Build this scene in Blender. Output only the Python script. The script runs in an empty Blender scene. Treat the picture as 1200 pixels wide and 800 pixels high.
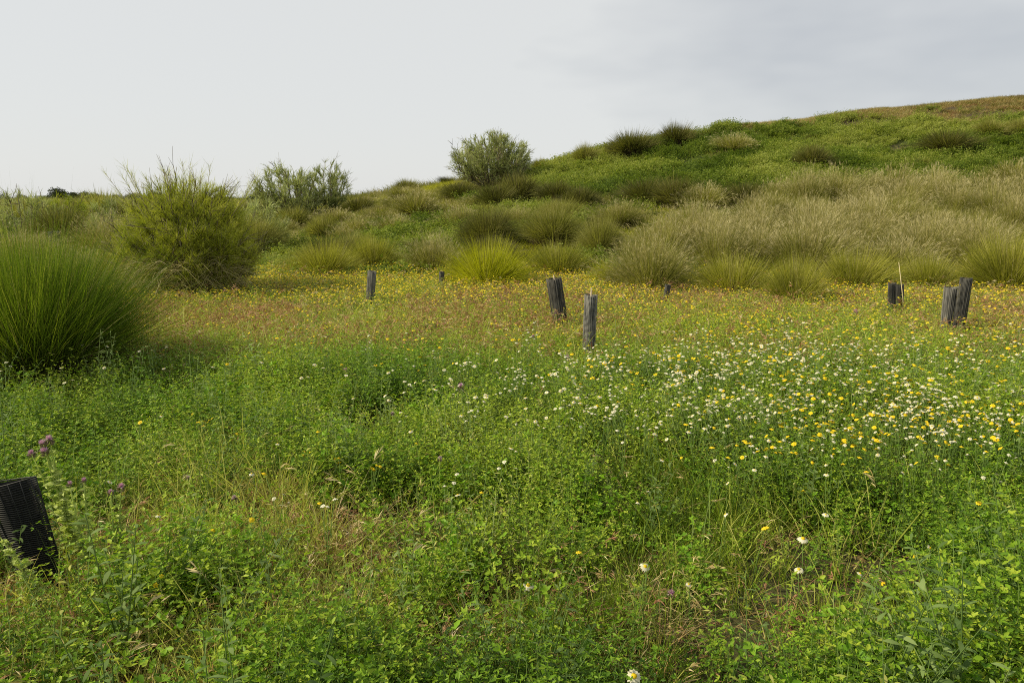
import bpy, math, random
import numpy as np
from mathutils import Vector

# ------------------------------------------------------------------ camera, sky, sun
scene = bpy.context.scene
EYE = 1.6
F_PX = 867.0
PITCH = math.radians(10.97)
cam_d = bpy.data.cameras.new("camera")
cam = bpy.data.objects.new("camera", cam_d)
scene.collection.objects.link(cam)
cam.location = (0, 0, EYE)
cam.rotation_euler = (math.pi/2 - PITCH, 0, 0)
cam_d.sensor_width = 36
cam_d.lens = 36*F_PX/1200
cam_d.clip_start = 0.05
cam_d.clip_end = 5000
scene.camera = cam

SUN_EL = math.radians(36)
SUN_AZ = math.radians(-98)        # from +Y towards +X: the sun stands to the left, barely behind the camera
sun_dir = Vector((math.sin(SUN_AZ)*math.cos(SUN_EL), math.cos(SUN_AZ)*math.cos(SUN_EL), math.sin(SUN_EL)))
sd = bpy.data.lights.new("sun", 'SUN')
sd.energy = 5.0
sd.angle = math.radians(0.6)
sd.color = (1.0, 0.89, 0.65)
so = bpy.data.objects.new("sun", sd)
so.rotation_euler = sun_dir.to_track_quat('Z', 'Y').to_euler()
scene.collection.objects.link(so)

world = bpy.data.worlds.new("World")
scene.world = world
world.use_nodes = True
wn, wl = world.node_tree.nodes, world.node_tree.links
wn.clear()
sky = wn.new('ShaderNodeTexSky'); sky.sky_type = 'NISHITA'; sky.sun_disc = False
sky.sun_elevation = SUN_EL; sky.sun_rotation = SUN_AZ
tc = wn.new('ShaderNodeTexCoord')
# veil of thin cloud: brighter towards the sun, slow soft streaks
dotn = wn.new('ShaderNodeVectorMath'); dotn.operation = 'DOT_PRODUCT'
dotn.inputs[1].default_value = sun_dir
wl.new(tc.outputs['Generated'], dotn.inputs[0])
mr = wn.new('ShaderNodeMapRange')
mr.inputs['From Min'].default_value = -0.75; mr.inputs['From Max'].default_value = 0.75
wl.new(dotn.outputs['Value'], mr.inputs['Value'])
ns = wn.new('ShaderNodeTexNoise'); ns.inputs['Scale'].default_value = 1.9
ns.inputs['Detail'].default_value = 4; ns.inputs['Roughness'].default_value = 0.6
mp = wn.new('ShaderNodeMapping'); mp.inputs['Scale'].default_value = (1, 1, 3.0)
mp.inputs['Location'].default_value = (0.4, 0.2, 0.1)
wl.new(tc.outputs['Generated'], mp.inputs['Vector']); wl.new(mp.outputs['Vector'], ns.inputs['Vector'])
ma = wn.new('ShaderNodeMath'); ma.operation = 'MULTIPLY_ADD'
ma.inputs[1].default_value = 1.1; ma.inputs[2].default_value = -0.47
wl.new(ns.outputs['Fac'], ma.inputs[0])
ad = wn.new('ShaderNodeMath'); ad.operation = 'ADD'
wl.new(mr.outputs['Result'], ad.inputs[0]); wl.new(ma.outputs[0], ad.inputs[1])
sx = wn.new('ShaderNodeSeparateXYZ'); wl.new(tc.outputs['Generated'], sx.inputs[0])
hz = wn.new('ShaderNodeMapRange')                     # paler towards the horizon
hz.inputs['From Min'].default_value = 0.0; hz.inputs['From Max'].default_value = 0.45
hz.inputs['To Min'].default_value = 0.16; hz.inputs['To Max'].default_value = -0.12
wl.new(sx.outputs['Z'], hz.inputs['Value'])
ad2 = wn.new('ShaderNodeMath'); ad2.operation = 'ADD'
wl.new(ad.outputs[0], ad2.inputs[0]); wl.new(hz.outputs['Result'], ad2.inputs[1])
cr = wn.new('ShaderNodeValToRGB')
cr.color_ramp.elements[0].position = 0.12; cr.color_ramp.elements[0].color = (0.465, 0.49, 0.525, 1)
cr.color_ramp.elements[1].position = 0.62; cr.color_ramp.elements[1].color = (0.73, 0.74, 0.73, 1)
wl.new(ad2.outputs[0], cr.inputs['Fac'])
sc_ = wn.new('ShaderNodeVectorMath'); sc_.operation = 'SCALE'; sc_.inputs['Scale'].default_value = 9.6
wl.new(cr.outputs['Color'], sc_.inputs[0])
mx = wn.new('ShaderNodeMix'); mx.data_type = 'RGBA'; mx.inputs['Factor'].default_value = 0.90
wl.new(sky.outputs['Color'], mx.inputs['A']); wl.new(sc_.outputs['Vector'], mx.inputs['B'])
bg = wn.new('ShaderNodeBackground'); bg.inputs['Strength'].default_value = 0.1
wl.new(mx.outputs['Result'], bg.inputs['Color'])
wo = wn.new('ShaderNodeOutputWorld'); wl.new(bg.outputs[0], wo.inputs['Surface'])

scene.view_settings.view_transform = 'Standard'
scene.view_settings.look = 'None'
scene.view_settings.exposure = 0.16
scene.view_settings.gamma = 1.0
scene.render.engine = 'CYCLES'
scene.cycles.use_denoising = False
scene.cycles.filter_width = 1.0
scene.cycles.max_bounces = 4
scene.cycles.transmission_bounces = 3
scene.cycles.diffuse_bounces = 2

RNG = np.random.default_rng(7)
random.seed(7)

# ------------------------------------------------------------------ noise and terrain
_lat = np.random.default_rng(99).random((256, 256))
def vnoise(x, y, s=1.0, ox=0.0):
    x = np.asarray(x, float)*s + ox + 1000; y = np.asarray(y, float)*s + ox*0.7 + 1000
    xi = np.floor(x).astype(int); yi = np.floor(y).astype(int)
    fx = x-xi; fy = y-yi
    fx = fx*fx*(3-2*fx); fy = fy*fy*(3-2*fy)
    a = _lat[xi % 256, yi % 256]; b = _lat[(xi+1) % 256, yi % 256]
    c = _lat[xi % 256, (yi+1) % 256]; d = _lat[(xi+1) % 256, (yi+1) % 256]
    return (a*(1-fx)+b*fx)*(1-fy)+(c*(1-fx)+d*fx)*fy
def fbm(x, y, s=1.0, o=3, ox=0.0):
    r = 0; amp = 1; tot = 0
    for k in range(o):
        r = r+amp*vnoise(x, y, s*2**k, ox+17.3*k); tot += amp; amp *= .5
    return r/tot

T_U = [-900, 350, 400, 470, 530, 620, 680, 740, 800, 850, 950, 1050, 1100, 1200, 1500, 2500]
T_Z = [.8, .8, 1.15, 1.75, 2.15, 2.8, 3.3, 3.65, 4.3, 4.85, 5.35, 5.8, 6.05, 6.4, 7.4, 8.6]
T_C = [42, 42, 40, 36, 35, 34, 34, 34, 35, 36, 37, 38, 38, 38, 39, 42]
def ground_z(x, y):
    x = np.asarray(x, float); y = np.asarray(y, float)
    ys = np.maximum(y, 5.0)
    u = 600+F_PX*(x/ys)/0.975
    zc = np.interp(u, T_U, T_Z); yc = np.interp(u, T_U, T_C)
    t = np.clip((ys-13.0)/(yc-13.0), 0, 4)
    g = np.where(t < 1, np.clip(t, 0, 1)**1.3*(1-0.0*t), 1+0)
    # round the crest off
    k = np.clip((t-0.86)/0.28, 0, 1)
    g = np.where((t > .86) & (t < 1.14), (1-k)*np.minimum(t, 1)**1.3+k*1.0, g)
    z = zc*g+np.clip(t-1, 0, 3)*0.12
    # the mound falls away again far behind
    far = np.clip((ys-75)/120, 0, 1)
    z = z*(1-far*far*(3-2*far))
    amp = np.clip((ys-10)/20, 0.12, 1)*np.clip((300-ys)/200, 0, 1)
    z = z+(fbm(x, y, .22, 3, 5)-.5)*.55*amp*np.clip((y+2)/6, .2, 1)
    return z
def gz(x, y): return float(ground_z(np.array([x]), np.array([y]))[0])

def ray(u, v):
    dx = (u-600)/F_PX; dy = (400-v)/F_PX
    c, s = math.cos(PITCH), math.sin(PITCH)
    return (dx, c+dy*s, -s+dy*c)
def hit(u, v, h=0.0):
    """where the line of sight through photo point (u, v) first gets down to h above the soil"""
    d = ray(u, v)
    yy = np.concatenate([np.arange(1.0, 60, .03), np.arange(60, 200, .5)])
    t = yy/d[1]
    xx = d[0]*t; zz = EYE+d[2]*t
    below = np.nonzero(zz <= ground_z(xx, yy)+h)[0]
    i = below[0] if len(below) else np.argmin(zz-ground_z(xx, yy))
    return float(xx[i]), float(yy[i])
def uv_of(x, y, z):
    c, s = math.cos(PITCH), math.sin(PITCH)
    dep = y*c-(z-EYE)*s; up = y*s+(z-EYE)*c
    return 600+F_PX*x/dep, 400-F_PX*up/dep

# ------------------------------------------------------------------ object helpers
C = scene.collection
def props(o, label=None, cat=None, group=None, kind=None):
    if label: o['label'] = label
    if cat: o['category'] = cat
    if group: o['group'] = group
    if kind: o['kind'] = kind
    return o
def empty(name, loc, rz=0, coll=C):
    o = bpy.data.objects.new(name, None); o.location = loc; o.rotation_euler = (0, 0, rz)
    o.empty_display_size = .1
    coll.objects.link(o); return o
def link(name, mesh, parent=None, coll=C):
    o = bpy.data.objects.new(name, mesh); coll.objects.link(o)
    if parent: o.parent = parent
    return o
def copy_tree(o, parent=None):
    c = o.copy(); C.objects.link(c); c.parent = parent
    for ch in list(o.children): copy_tree(ch, c)
    return c

class MB:
    def __init__(self): self.V = []; self.T = []; self.A = []; self.M = []; self.n = 0
    def add(self, V, T, tone=0.5, mat=0):
        V = np.asarray(V, float).reshape(-1, 3); T = np.asarray(T, int).reshape(-1, 3)
        self.V.append(V); self.T.append(T+self.n)
        self.A.append(np.broadcast_to(np.asarray(tone, float), (len(V),)).copy())
        self.M.append(np.full(len(T), mat, int)); self.n += len(V)
    def mesh(self, name, mats):
        V = np.concatenate(self.V); T = np.concatenate(self.T); A = np.concatenate(self.A); M = np.concatenate(self.M)
        me = bpy.data.meshes.new(name)
        me.vertices.add(len(V)); me.vertices.foreach_set('co', V.astype(np.float32).ravel())
        me.loops.add(len(T)*3); me.loops.foreach_set('vertex_index', T.astype(np.int32).ravel())
        me.polygons.add(len(T))
        me.polygons.foreach_set('loop_start', np.arange(0, len(T)*3, 3, dtype=np.int32))
        for m in (mats if isinstance(mats, (list, tuple)) else [mats]): me.materials.append(m)
        me.polygons.foreach_set('material_index', M.astype(np.int32))
        at = me.attributes.new('tone', 'FLOAT', 'POINT'); at.data.foreach_set('value', A.astype(np.float32))
        me.update(calc_edges=True)
        return me

def nrm(v): return v/np.maximum(np.linalg.norm(v, axis=-1, keepdims=True), 1e-9)
def strips(mb, base, d, L, W, bend, nseg=3, tone=None, mat=0, side=None, shape='blade', rng=RNG):
    """tapered ribbons: base(N,3) direction d, length L, width W, bend(N,3) added as t^2*L"""
    N = len(base); d = nrm(d)
    L = np.broadcast_to(L, (N,)); W = np.broadcast_to(W, (N,))
    if side is None:
        side = nrm(np.cross(d, rng.normal(size=(N, 3))))
    t = np.linspace(0, 1, nseg+1)
    P = base[:, None, :]+d[:, None, :]*(L[:, None]*t[None])[..., None]+bend[:, None, :]*(L[:, None]*(t**2)[None])[..., None]
    if shape == 'blade': w = (1-t**2.2)*(0.75+.25*np.minimum(1, t*4))
    elif shape == 'leaf': w = np.sin(np.pi*np.clip(t, 0.04, 1))**.8
    else: w = 1-.5*t
    w = w[:-1]
    Lf = P[:, :-1]+side[:, None, :]*(W[:, None]*w[None]/2)[..., None]
    Rt = P[:, :-1]-side[:, None, :]*(W[:, None]*w[None]/2)[..., None]
    V = np.concatenate([np.stack([Lf, Rt], 2).reshape(N, -1, 3), P[:, -1:]], 1)
    per = V.shape[1]
    tr = []
    for k in range(nseg-1):
        a = 2*k; tr += [(a, a+1, a+3), (a, a+3, a+2)]
    a = 2*(nseg-1); tr.append((a, a+1, a+2))
    T = (np.array(tr)[None]+(np.arange(N)*per)[:, None, None]).reshape(-1, 3)
    if tone is None: tone = rng.random(N)
    mb.add(V, T, np.repeat(np.broadcast_to(tone, (N,)), per), mat)
def leaflets(mb, base, d, up, L, W, fold=.25, tone=None, mat=0, rng=RNG):
    """folded four-cornered leaflets"""
    N = len(base); d = nrm(d); s = nrm(np.cross(d, up)); n = np.cross(s, d)
    L = np.broadcast_to(L, (N,))[:, None]; W = np.broadcast_to(W, (N,))[:, None]
    m1 = base+d*L*.45+s*W*.5+n*W*fold; m2 = base+d*L*.45-s*W*.5+n*W*fold
    m3 = base+d*L*.85+s*W*.28+n*W*fold*.4; m4 = base+d*L*.85-s*W*.28+n*W*fold*.4
    tip = base+d*L
    V = np.stack([base, m1, m3, tip, m4, m2], 1)
    tr = np.array([(0, 1, 2), (0, 2, 3), (0, 3, 4), (0, 4, 5)])
    T = (tr[None]+(np.arange(N)*6)[:, None, None]).reshape(-1, 3)
    if tone is None: tone = rng.random(N)
    mb.add(V, T, np.repeat(np.broadcast_to(tone, (N,)), 6), mat)
def tube(mb, pts, rad, sides=5, tone=.5, mat=0):
    pts = np.asarray(pts, float); n = len(pts); rad = np.broadcast_to(rad, (n,))
    tan = nrm(np.gradient(pts, axis=0))
    ref = np.array([0.31, .2, .93]) if abs(tan[0][2]) < .9 else np.array([1., .2, 0])
    s = nrm(np.cross(tan, ref)); b = np.cross(tan, s)
    a = np.linspace(0, 2*np.pi, sides, endpoint=False)
    ring = pts[:, None]+rad[:, None, None]*(np.cos(a)[None, :, None]*s[:, None]+np.sin(a)[None, :, None]*b[:, None])
    V = ring.reshape(-1, 3); T = []
    for i in range(n-1):
        for k in range(sides):
            k2 = (k+1) % sides; A = i*sides+k; B = i*sides+k2
            T += [(A, B, B+sides), (A, B+sides, A+sides)]
    c = len(V); V = np.vstack([V, pts[-1:], pts[:1]])
    for k in range(sides):
        T.append(((n-1)*sides+k, (n-1)*sides+(k+1) % sides, c)); T.append(((k+1) % sides, k, c+1))
    mb.add(V, T, tone, mat)

# ------------------------------------------------------------------ materials
def leaf_mat(name, cols, trans=.33, rough=.62, spec=.12, tcol=1.3):
    m = bpy.data.materials.new(name); m.use_nodes = True
    n, l = m.node_tree.nodes, m.node_tree.links; n.clear()
    at = n.new('ShaderNodeAttribute'); at.attribute_name = 'tone'
    ti = n.new('ShaderNodeAttribute'); ti.attribute_name = 'tint'; ti.attribute_type = 'INSTANCER'
    ad = n.new('ShaderNodeMath'); ad.operation = 'ADD'
    l.new(at.outputs['Fac'], ad.inputs[0]); l.new(ti.outputs['Fac'], ad.inputs[1])
    oi = n.new('ShaderNodeObjectInfo')
    m2 = n.new('ShaderNodeMath'); m2.operation = 'MULTIPLY_ADD'; m2.inputs[1].default_value = .22
    l.new(oi.outputs['Random'], m2.inputs[0]); l.new(ad.outputs[0], m2.inputs[2])
    m3 = n.new('ShaderNodeMath'); m3.operation = 'SUBTRACT'; m3.inputs[1].default_value = .11; l.new(m2.outputs[0], m3.inputs[0])
    r = n.new('ShaderNodeValToRGB')
    els = r.color_ramp.elements
    for i, c in enumerate(cols):
        p = i/(len(cols)-1)
        e = els[i] if i < 2 and i < len(els) else els.new(p)
        e.position = p; e.color = (*c, 1)
    for i, c in enumerate(cols):   # positions again, since elements re-sort
        pass
    l.new(m3.outputs[0], r.inputs['Fac'])
    pb = n.new('ShaderNodeBsdfPrincipled'); pb.inputs['Roughness'].default_value = rough
    pb.inputs['Specular IOR Level'].default_value = spec
    l.new(r.outputs['Color'], pb.inputs['Base Color'])
    tr = n.new('ShaderNodeBsdfTranslucent')
    mc = n.new('ShaderNodeMix'); mc.data_type = 'RGBA'; mc.blend_type = 'MULTIPLY'; mc.inputs['Factor'].default_value = 1
    mc.inputs['B'].default_value = (tcol*1.05, tcol*1.1, tcol*.5, 1)
    l.new(r.outputs['Color'], mc.inputs['A']); l.new(mc.outputs['Result'], tr.inputs['Color'])
    ms = n.new('ShaderNodeMixShader'); ms.inputs['Fac'].default_value = trans
    l.new(pb.outputs[0], ms.inputs[1]); l.new(tr.outputs[0], ms.inputs[2])
    o = n.new('ShaderNodeOutputMaterial'); l.new(ms.outputs[0], o.inputs['Surface'])
    return m
def plain(name, col, rough=.8, spec=.3, noise=None, c2=None, bump=0):
    m = bpy.data.materials.new(name); m.use_nodes = True
    n, l = m.node_tree.nodes, m.node_tree.links
    pb = n['Principled BSDF']; pb.inputs['Roughness'].default_value = rough; pb.inputs['Specular IOR Level'].default_value = spec
    pb.inputs['Base Color'].default_value = (*col, 1)
    if noise:
        t = n.new('ShaderNodeTexCoord'); mpn = n.new('ShaderNodeMapping'); mpn.inputs['Scale'].default_value = noise
        nz = n.new('ShaderNodeTexNoise'); nz.inputs['Scale'].default_value = 1; nz.inputs['Detail'].default_value = 5
        l.new(t.outputs['Object'], mpn.inputs[0]); l.new(mpn.outputs[0], nz.inputs['Vector'])
        r = n.new('ShaderNodeValToRGB'); r.color_ramp.elements[0].position = .35; r.color_ramp.elements[1].position = .68
        r.color_ramp.elements[0].color = (*col, 1); r.color_ramp.elements[1].color = (*c2, 1)
        l.new(nz.outputs['Fac'], r.inputs[0]); l.new(r.outputs[0], pb.inputs['Base Color'])
        if bump:
            b = n.new('ShaderNodeBump'); b.inputs['Strength'].default_value = bump; b.inputs['Distance'].default_value = .01
            l.new(nz.outputs['Fac'], b.inputs['Height']); l.new(b.outputs[0], pb.inputs['Normal'])
    return m

M = {}
M['herb'] = leaf_mat('herb_leaf', [(.034, .08, .006), (.098, .195, .010), (.18, .30, .016), (.32, .40, .035)], .32, .5, .18)
M['herb_b'] = leaf_mat('broad_leaf', [(.06, .14, .008), (.11, .24, .012), (.20, .36, .022)], .34, .5, .18)
M['grass'] = leaf_mat('green_grass', [(.055, .10, .008), (.12, .19, .012), (.22, .285, .025), (.42, .42, .11)], .32, .5, .2)
M['straw'] = leaf_mat('straw', [(.22, .13, .045), (.36, .25, .09), (.50, .40, .18), (.64, .55, .32)], .25, .5, .35, 1.0)
M['brome'] = leaf_mat('dry_brome', [(.17, .07, .035), (.33, .15, .085), (.46, .25, .14), (.52, .39, .19)], .28, .6, .25, 1.0)
M['olive'] = leaf_mat('olive_blade', [(.10, .11, .022), (.18, .185, .038), (.28, .275, .066), (.41, .38, .13)], .33)
M['fresh'] = leaf_mat('fresh_olive_blade', [(.12, .135, .018), (.21, .22, .028), (.32, .315, .045), (.45, .42, .10)], .33)
M['dusk'] = leaf_mat('dark_olive_blade', [(.05, .056, .014), (.09, .096, .022), (.15, .15, .036), (.25, .23, .07)], .30)
M['lime'] = leaf_mat('lime_blade', [(.21, .235, .010), (.32, .335, .014), (.43, .43, .022), (.52, .49, .06)], .38)
M['tall'] = leaf_mat('tall_green_blade', [(.03, .055, .007), (.07, .12, .010), (.15, .22, .016), (.33, .36, .06)], .38)
M['tan'] = leaf_mat('tan_stalk', [(.185, .158, .058), (.30, .26, .100), (.41, .36, .160), (.54, .48, .28)], .25, .55, .3, 1.0)
M['thatch'] = leaf_mat('dead_thatch', [(.035, .025, .015), (.075, .052, .03), (.13, .095, .055), (.24, .19, .11)], .15, .7, .2, 1.0)
M['twig_y'] = leaf_mat('yellow_green_twig', [(.15, .19, .016), (.26, .30, .026), (.39, .42, .045), (.52, .51, .10)], .28)
M['twig_g'] = leaf_mat('grey_green_twig', [(.15, .18, .055), (.25, .285, .10), (.36, .40, .16), (.48, .50, .25)], .25)
M['bark'] = leaf_mat('bark', [(.09, .075, .04), (.17, .145, .085), (.27, .23, .15)], .0, .85, .2)
M['darkfol'] = leaf_mat('dark_evergreen', [(.018, .028, .012), (.035, .05, .02), (.06, .075, .03)], .15)
M['hillgreen'] = leaf_mat('hill_leaf', [(.052, .085, .012), (.108, .158, .020), (.185, .238, .034), (.30, .325, .08)], .38)
M['yellow'] = leaf_mat('yellow_petal', [(.55, .36, .006), (.72, .50, .008), (.80, .62, .02)], .25, .6, .2, .8)
M['ltyellow'] = leaf_mat('lemon_petal', [(.48, .43, .015), (.64, .56, .02), (.78, .69, .06)], .3, .6, .2, .8)
M['white'] = leaf_mat('white_petal', [(.47, .44, .27), (.58, .55, .38), (.72, .70, .55)], .25, .6, .2, .9)
M['purple'] = leaf_mat('purple_floret', [(.42, .15, .36), (.60, .30, .53), (.80, .58, .75)], .25, .6, .2, .8)
M['pink'] = leaf_mat('faded_pink_floret', [(.42, .25, .33), (.58, .42, .48), (.72, .62, .62)], .25, .6, .2, .8)
M['stem'] = leaf_mat('green_stem', [(.07, .13, .025), (.12, .19, .04), (.20, .26, .08)], .15)
M['thistle'] = leaf_mat('thistle_leaf', [(.25, .32, .07), (.40, .48, .12), (.60, .66, .28)], .3)
M['thistle2'] = leaf_mat('grey_green_leaf', [(.07, .12, .03), (.14, .21, .06), (.24, .31, .11)], .3)
M['bract'] = leaf_mat('thistle_bract', [(.12, .10, .05), (.20, .20, .09), (.30, .20, .20)], .1)
M['net'] = plain('black_plastic_net', (.007, .008, .008), .55, .3, (30, 30, 60), (.018, .019, .018))
M['net_grey'] = plain('weathered_grey_net', (.06, .062, .06), .8, .3, (70, 70, 5), (.26, .25, .22), .4)
M['net_dark'] = plain('weathered_black_net', (.016, .017, .016), .65, .35, (60, 60, 5), (.11, .105, .09), .4)
M['wood'] = plain('bare_wood', (.32, .24, .15), .8, .2, (60, 60, 5), (.5, .42, .3), .3)

# ground: soil and litter near, short turf colours on the slope
gm = bpy.data.materials.new('soil_and_litter'); gm.use_nodes = True
n, l = gm.node_tree.nodes, gm.node_tree.links
pb = n['Principled BSDF']; pb.inputs['Roughness'].default_value = .95; pb.inputs['Specular IOR Level'].default_value = .1
geo = n.new('ShaderNodeNewGeometry')
n1 = n.new('ShaderNodeTexNoise'); n1.inputs['Scale'].default_value = 28; n1.inputs['Detail'].default_value = 8; n1.inputs['Roughness'].default_value = .7
n2 = n.new('ShaderNodeTexNoise'); n2.inputs['Scale'].default_value = .8; n2.inputs['Detail'].default_value = 4
l.new(geo.outputs['Position'], n1.inputs['Vector']); l.new(geo.outputs['Position'], n2.inputs['Vector'])
r1 = n.new('ShaderNodeValToRGB'); r1.color_ramp.elements[0].position = .3; r1.color_ramp.elements[1].position = .75
r1.color_ramp.elements[0].color = (.035, .027, .017, 1); r1.color_ramp.elements[1].color = (.16, .12, .07, 1)
r2 = n.new('ShaderNodeValToRGB'); r2.color_ramp.elements[0].position = .3; r2.color_ramp.elements[1].position = .75
r2.color_ramp.elements[0].color = (.03, .05, .012, 1); r2.color_ramp.elements[1].color = (.13, .15, .04, 1)
l.new(n1.outputs['Fac'], r1.inputs[0]); l.new(n1.outputs['Fac'], r2.inputs[0])
gmix = n.new('ShaderNodeMix'); gmix.data_type = 'RGBA'
ga = n.new('ShaderNodeAttribute'); ga.attribute_name = 'tone'
l.new(ga.outputs['Fac'], gmix.inputs['Factor'])
l.new(r2.outputs[0], gmix.inputs['A']); l.new(r1.outputs[0], gmix.inputs['B']); l.new(gmix.outputs['Result'], pb.inputs['Base Color'])
bp = n.new('ShaderNodeBump'); bp.inputs['Strength'].default_value = .8; bp.inputs['Distance'].default_value = .06
l.new(n1.outputs['Fac'], bp.inputs['Height']); l.new(bp.outputs[0], pb.inputs['Normal'])
M['ground'] = gm

# zone helpers ------------------------------------------------------
def crest_dry(x, y):
    """1 on the dry brown strip along the top of the mound"""
    ys = np.maximum(y, 5.); u = 600+F_PX*(x/ys)/.975
    yc = np.interp(u, T_U, T_C)
    w = np.interp(u, [500, 650, 850, 1000, 1200, 1500], [0, 0, 1.5, 3.0, 5.5, 7])
    k = (ys-(yc-w)+(fbm(x, y, .5, 3, 31)-.5)*5)/1.6
    return np.clip(k, 0, 1)*np.clip((u-700)/120, 0, 1)
def green_slope(x, y):
    """1 on the green face of the mound above the dry grass"""
    ys = np.maximum(y, 5.); u = 600+F_PX*(x/ys)/.975
    lo = np.interp(u, [500, 600, 750, 900, 1050, 1200], [60, 27, 25, 22.5, 21.5, 20.5])
    k = np.clip((ys-lo+(fbm(x, y, .4, 3, 77)-.5)*4)/1.2, 0, 1)
    return k*(1-crest_dry(x, y))
def bare(x, y):
    ys = np.maximum(y, 5.); u = 600+F_PX*(x/ys)/.975
    b = 0
    for (uu, yy, su, sy) in ((1025, 30.5, 1.6, 1.0), (925, 32.5, 1.4, .6), (1100, 36.3, 2.4, .6), (1165, 34.8, 2.4, .5), (1020, 35.2, 2., .4)):
        xx = (uu-600)/F_PX*.975*yy
        b = b+np.exp(-((x-xx)/su)**2-((y-yy)/sy)**2)
    return np.clip(b*1.4*(.5+fbm(x, y, 1.3, 2, 3)), 0, 1)

# ------------------------------------------------------------------ ground sheet
def build_ground():
    ys = np.concatenate([np.arange(-8, 1, .5), np.arange(1, 16, .12), np.arange(16, 48, .3), np.arange(48, 120, 2), np.array([140, 180, 240, 340, 500, 800, 1400, 2500, 4000])])
    ts = np.concatenate([np.linspace(-5, -1.2, 10)[:-1], np.linspace(-1.2, 1.2, 240), np.linspace(1.2, 5, 10)[1:]])
    Y, S = np.meshgrid(ys, ts, indexing='ij')
    X = S*(np.abs(Y)+3.0)
    Z = ground_z(X, Y)
    Z = Z+(fbm(X, Y, 3.5, 3, 9)-.5)*.09*np.clip((60-Y)/20, 0, 1)+(fbm(X, Y, 1.2, 3, 19)-.5)*.45*crest_dry(X, Y)*np.clip((60-Y)/20, 0, 1)
    r, c = X.shape
    V = np.stack([X, Y, Z], -1).reshape(-1, 3)
    i = np.arange(r*c).reshape(r, c)
    a, b, d, e = i[:-1, :-1].ravel(), i[:-1, 1:].ravel(), i[1:, 1:].ravel(), i[1:, :-1].ravel()
    T = np.concatenate([np.stack([a, b, d], 1), np.stack([a, d, e], 1)])
    tone = np.clip(.55+(fbm(X, Y, .6, 3, 50)-.5)*1.4-green_slope(X, Y)*.6+crest_dry(X, Y)*.7+bare(X, Y), 0, 1).ravel()
    mb = MB(); mb.add(V, T, tone)
    me = mb.mesh('ground', M['ground'])
    me.polygons.foreach_set('use_smooth', np.ones(len(me.polygons), bool))
    o = link('ground', me); props(o, kind='structure')
build_ground()

# ------------------------------------------------------------------ scattering of uncountable ground cover
def gn_scatter(name, label, cat, sources, pts, idx, rot, scl, tint):
    """one object that sets the given plants on the points by geometry nodes"""
    col = bpy.data.collections.new(name+'_sources')
    for k, me in enumerate(sources):
        o = bpy.data.objects.new('%s_plant.%03d' % (name, k), me); col.objects.link(o)
    me = bpy.data.meshes.new(name); me.vertices.add(len(pts)); me.vertices.foreach_set('co', pts.astype(np.float32).ravel())
    a = me.attributes.new('idx', 'INT', 'POINT'); a.data.foreach_set('value', idx.astype(np.int32))
    a = me.attributes.new('rot', 'FLOAT_VECTOR', 'POINT'); a.data.foreach_set('vector', rot.astype(np.float32).ravel())
    a = me.attributes.new('scl', 'FLOAT_VECTOR', 'POINT'); a.data.foreach_set('vector', scl.astype(np.float32).ravel())
    a = me.attributes.new('tint', 'FLOAT', 'POINT'); a.data.foreach_set('value', tint.astype(np.float32))
    me.update()
    o = link(name, me); props(o, label, cat, kind='stuff')
    ng = bpy.data.node_groups.new(name, 'GeometryNodeTree')
    ng.interface.new_socket('Geometry', in_out='INPUT', socket_type='NodeSocketGeometry')
    ng.interface.new_socket('Geometry', in_out='OUTPUT', socket_type='NodeSocketGeometry')
    N, Lk = ng.nodes, ng.links
    gi = N.new('NodeGroupInput'); go = N.new('NodeGroupOutput')
    ip = N.new('GeometryNodeInstanceOnPoints'); ip.inputs['Pick Instance'].default_value = True
    ci = N.new('GeometryNodeCollectionInfo'); ci.inputs['Collection'].default_value = col
    ci.inputs['Separate Children'].default_value = True; ci.inputs['Reset Children'].default_value = True
    def na(nm, ty):
        q = N.new('GeometryNodeInputNamedAttribute'); q.data_type = ty; q.inputs['Name'].default_value = nm
        return q.outputs['Attribute']
    Lk.new(gi.outputs[0], ip.inputs['Points']); Lk.new(ci.outputs[0], ip.inputs['Instance'])
    Lk.new(na('idx', 'INT'), ip.inputs['Instance Index'])
    er = N.new('FunctionNodeEulerToRotation'); Lk.new(na('rot', 'FLOAT_VECTOR'), er.inputs[0]); Lk.new(er.outputs[0], ip.inputs['Rotation'])
    Lk.new(na('scl', 'FLOAT_VECTOR'), ip.inputs['Scale']); Lk.new(ip.outputs[0], go.inputs[0])
    md = o.modifiers.new('scatter', 'NODES'); md.node_group = ng
    return o

def candidates(y0, y1, dens, margin=1.4, rng=RNG):
    """points in the wedge of ground in front of the camera"""
    half = lambda y: .72*y+margin
    A = .72*(y1**2-y0**2)+2*margin*(y1-y0)
    n = int(A*dens)
    y = np.sqrt(rng.random(n*2)*(y1**2-y0**2)+y0**2)
    x = (rng.random(n*2)*2-1)*(.72*y1+margin)
    # correct the density: accept inside wedge, uniform over area
    y = y0+rng.random(n*3)*(y1-y0); x = (rng.random(n*3)*2-1)*half(y1)
    keep = np.abs(x) < half(y)
    x, y = x[keep], y[keep]
    tot = 2*half(y1)*(y1-y0)
    frac = n/max(1, 1)
    m = min(len(x), n)
    return x[:m], y[:m]

def scat(x, y, nvar, hs, ws=None, tilt=.15, rng=RNG, var0=0):
    n = len(x)
    pts = np.stack([x, y, ground_z(x, y)-.01], 1)
    rot = np.stack([rng.normal(0, tilt, n), rng.normal(0, tilt, n), rng.random(n)*6.283], 1)
    hs = np.broadcast_to(hs, (n,))*rng.uniform(.8, 1.2, n)
    ws = hs if ws is None else np.broadcast_to(ws, (n,))*rng.uniform(.85, 1.2, n)
    return pts, rng.integers(0, nvar, n)+var0, rot, np.stack([ws, ws, hs], 1)

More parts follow.
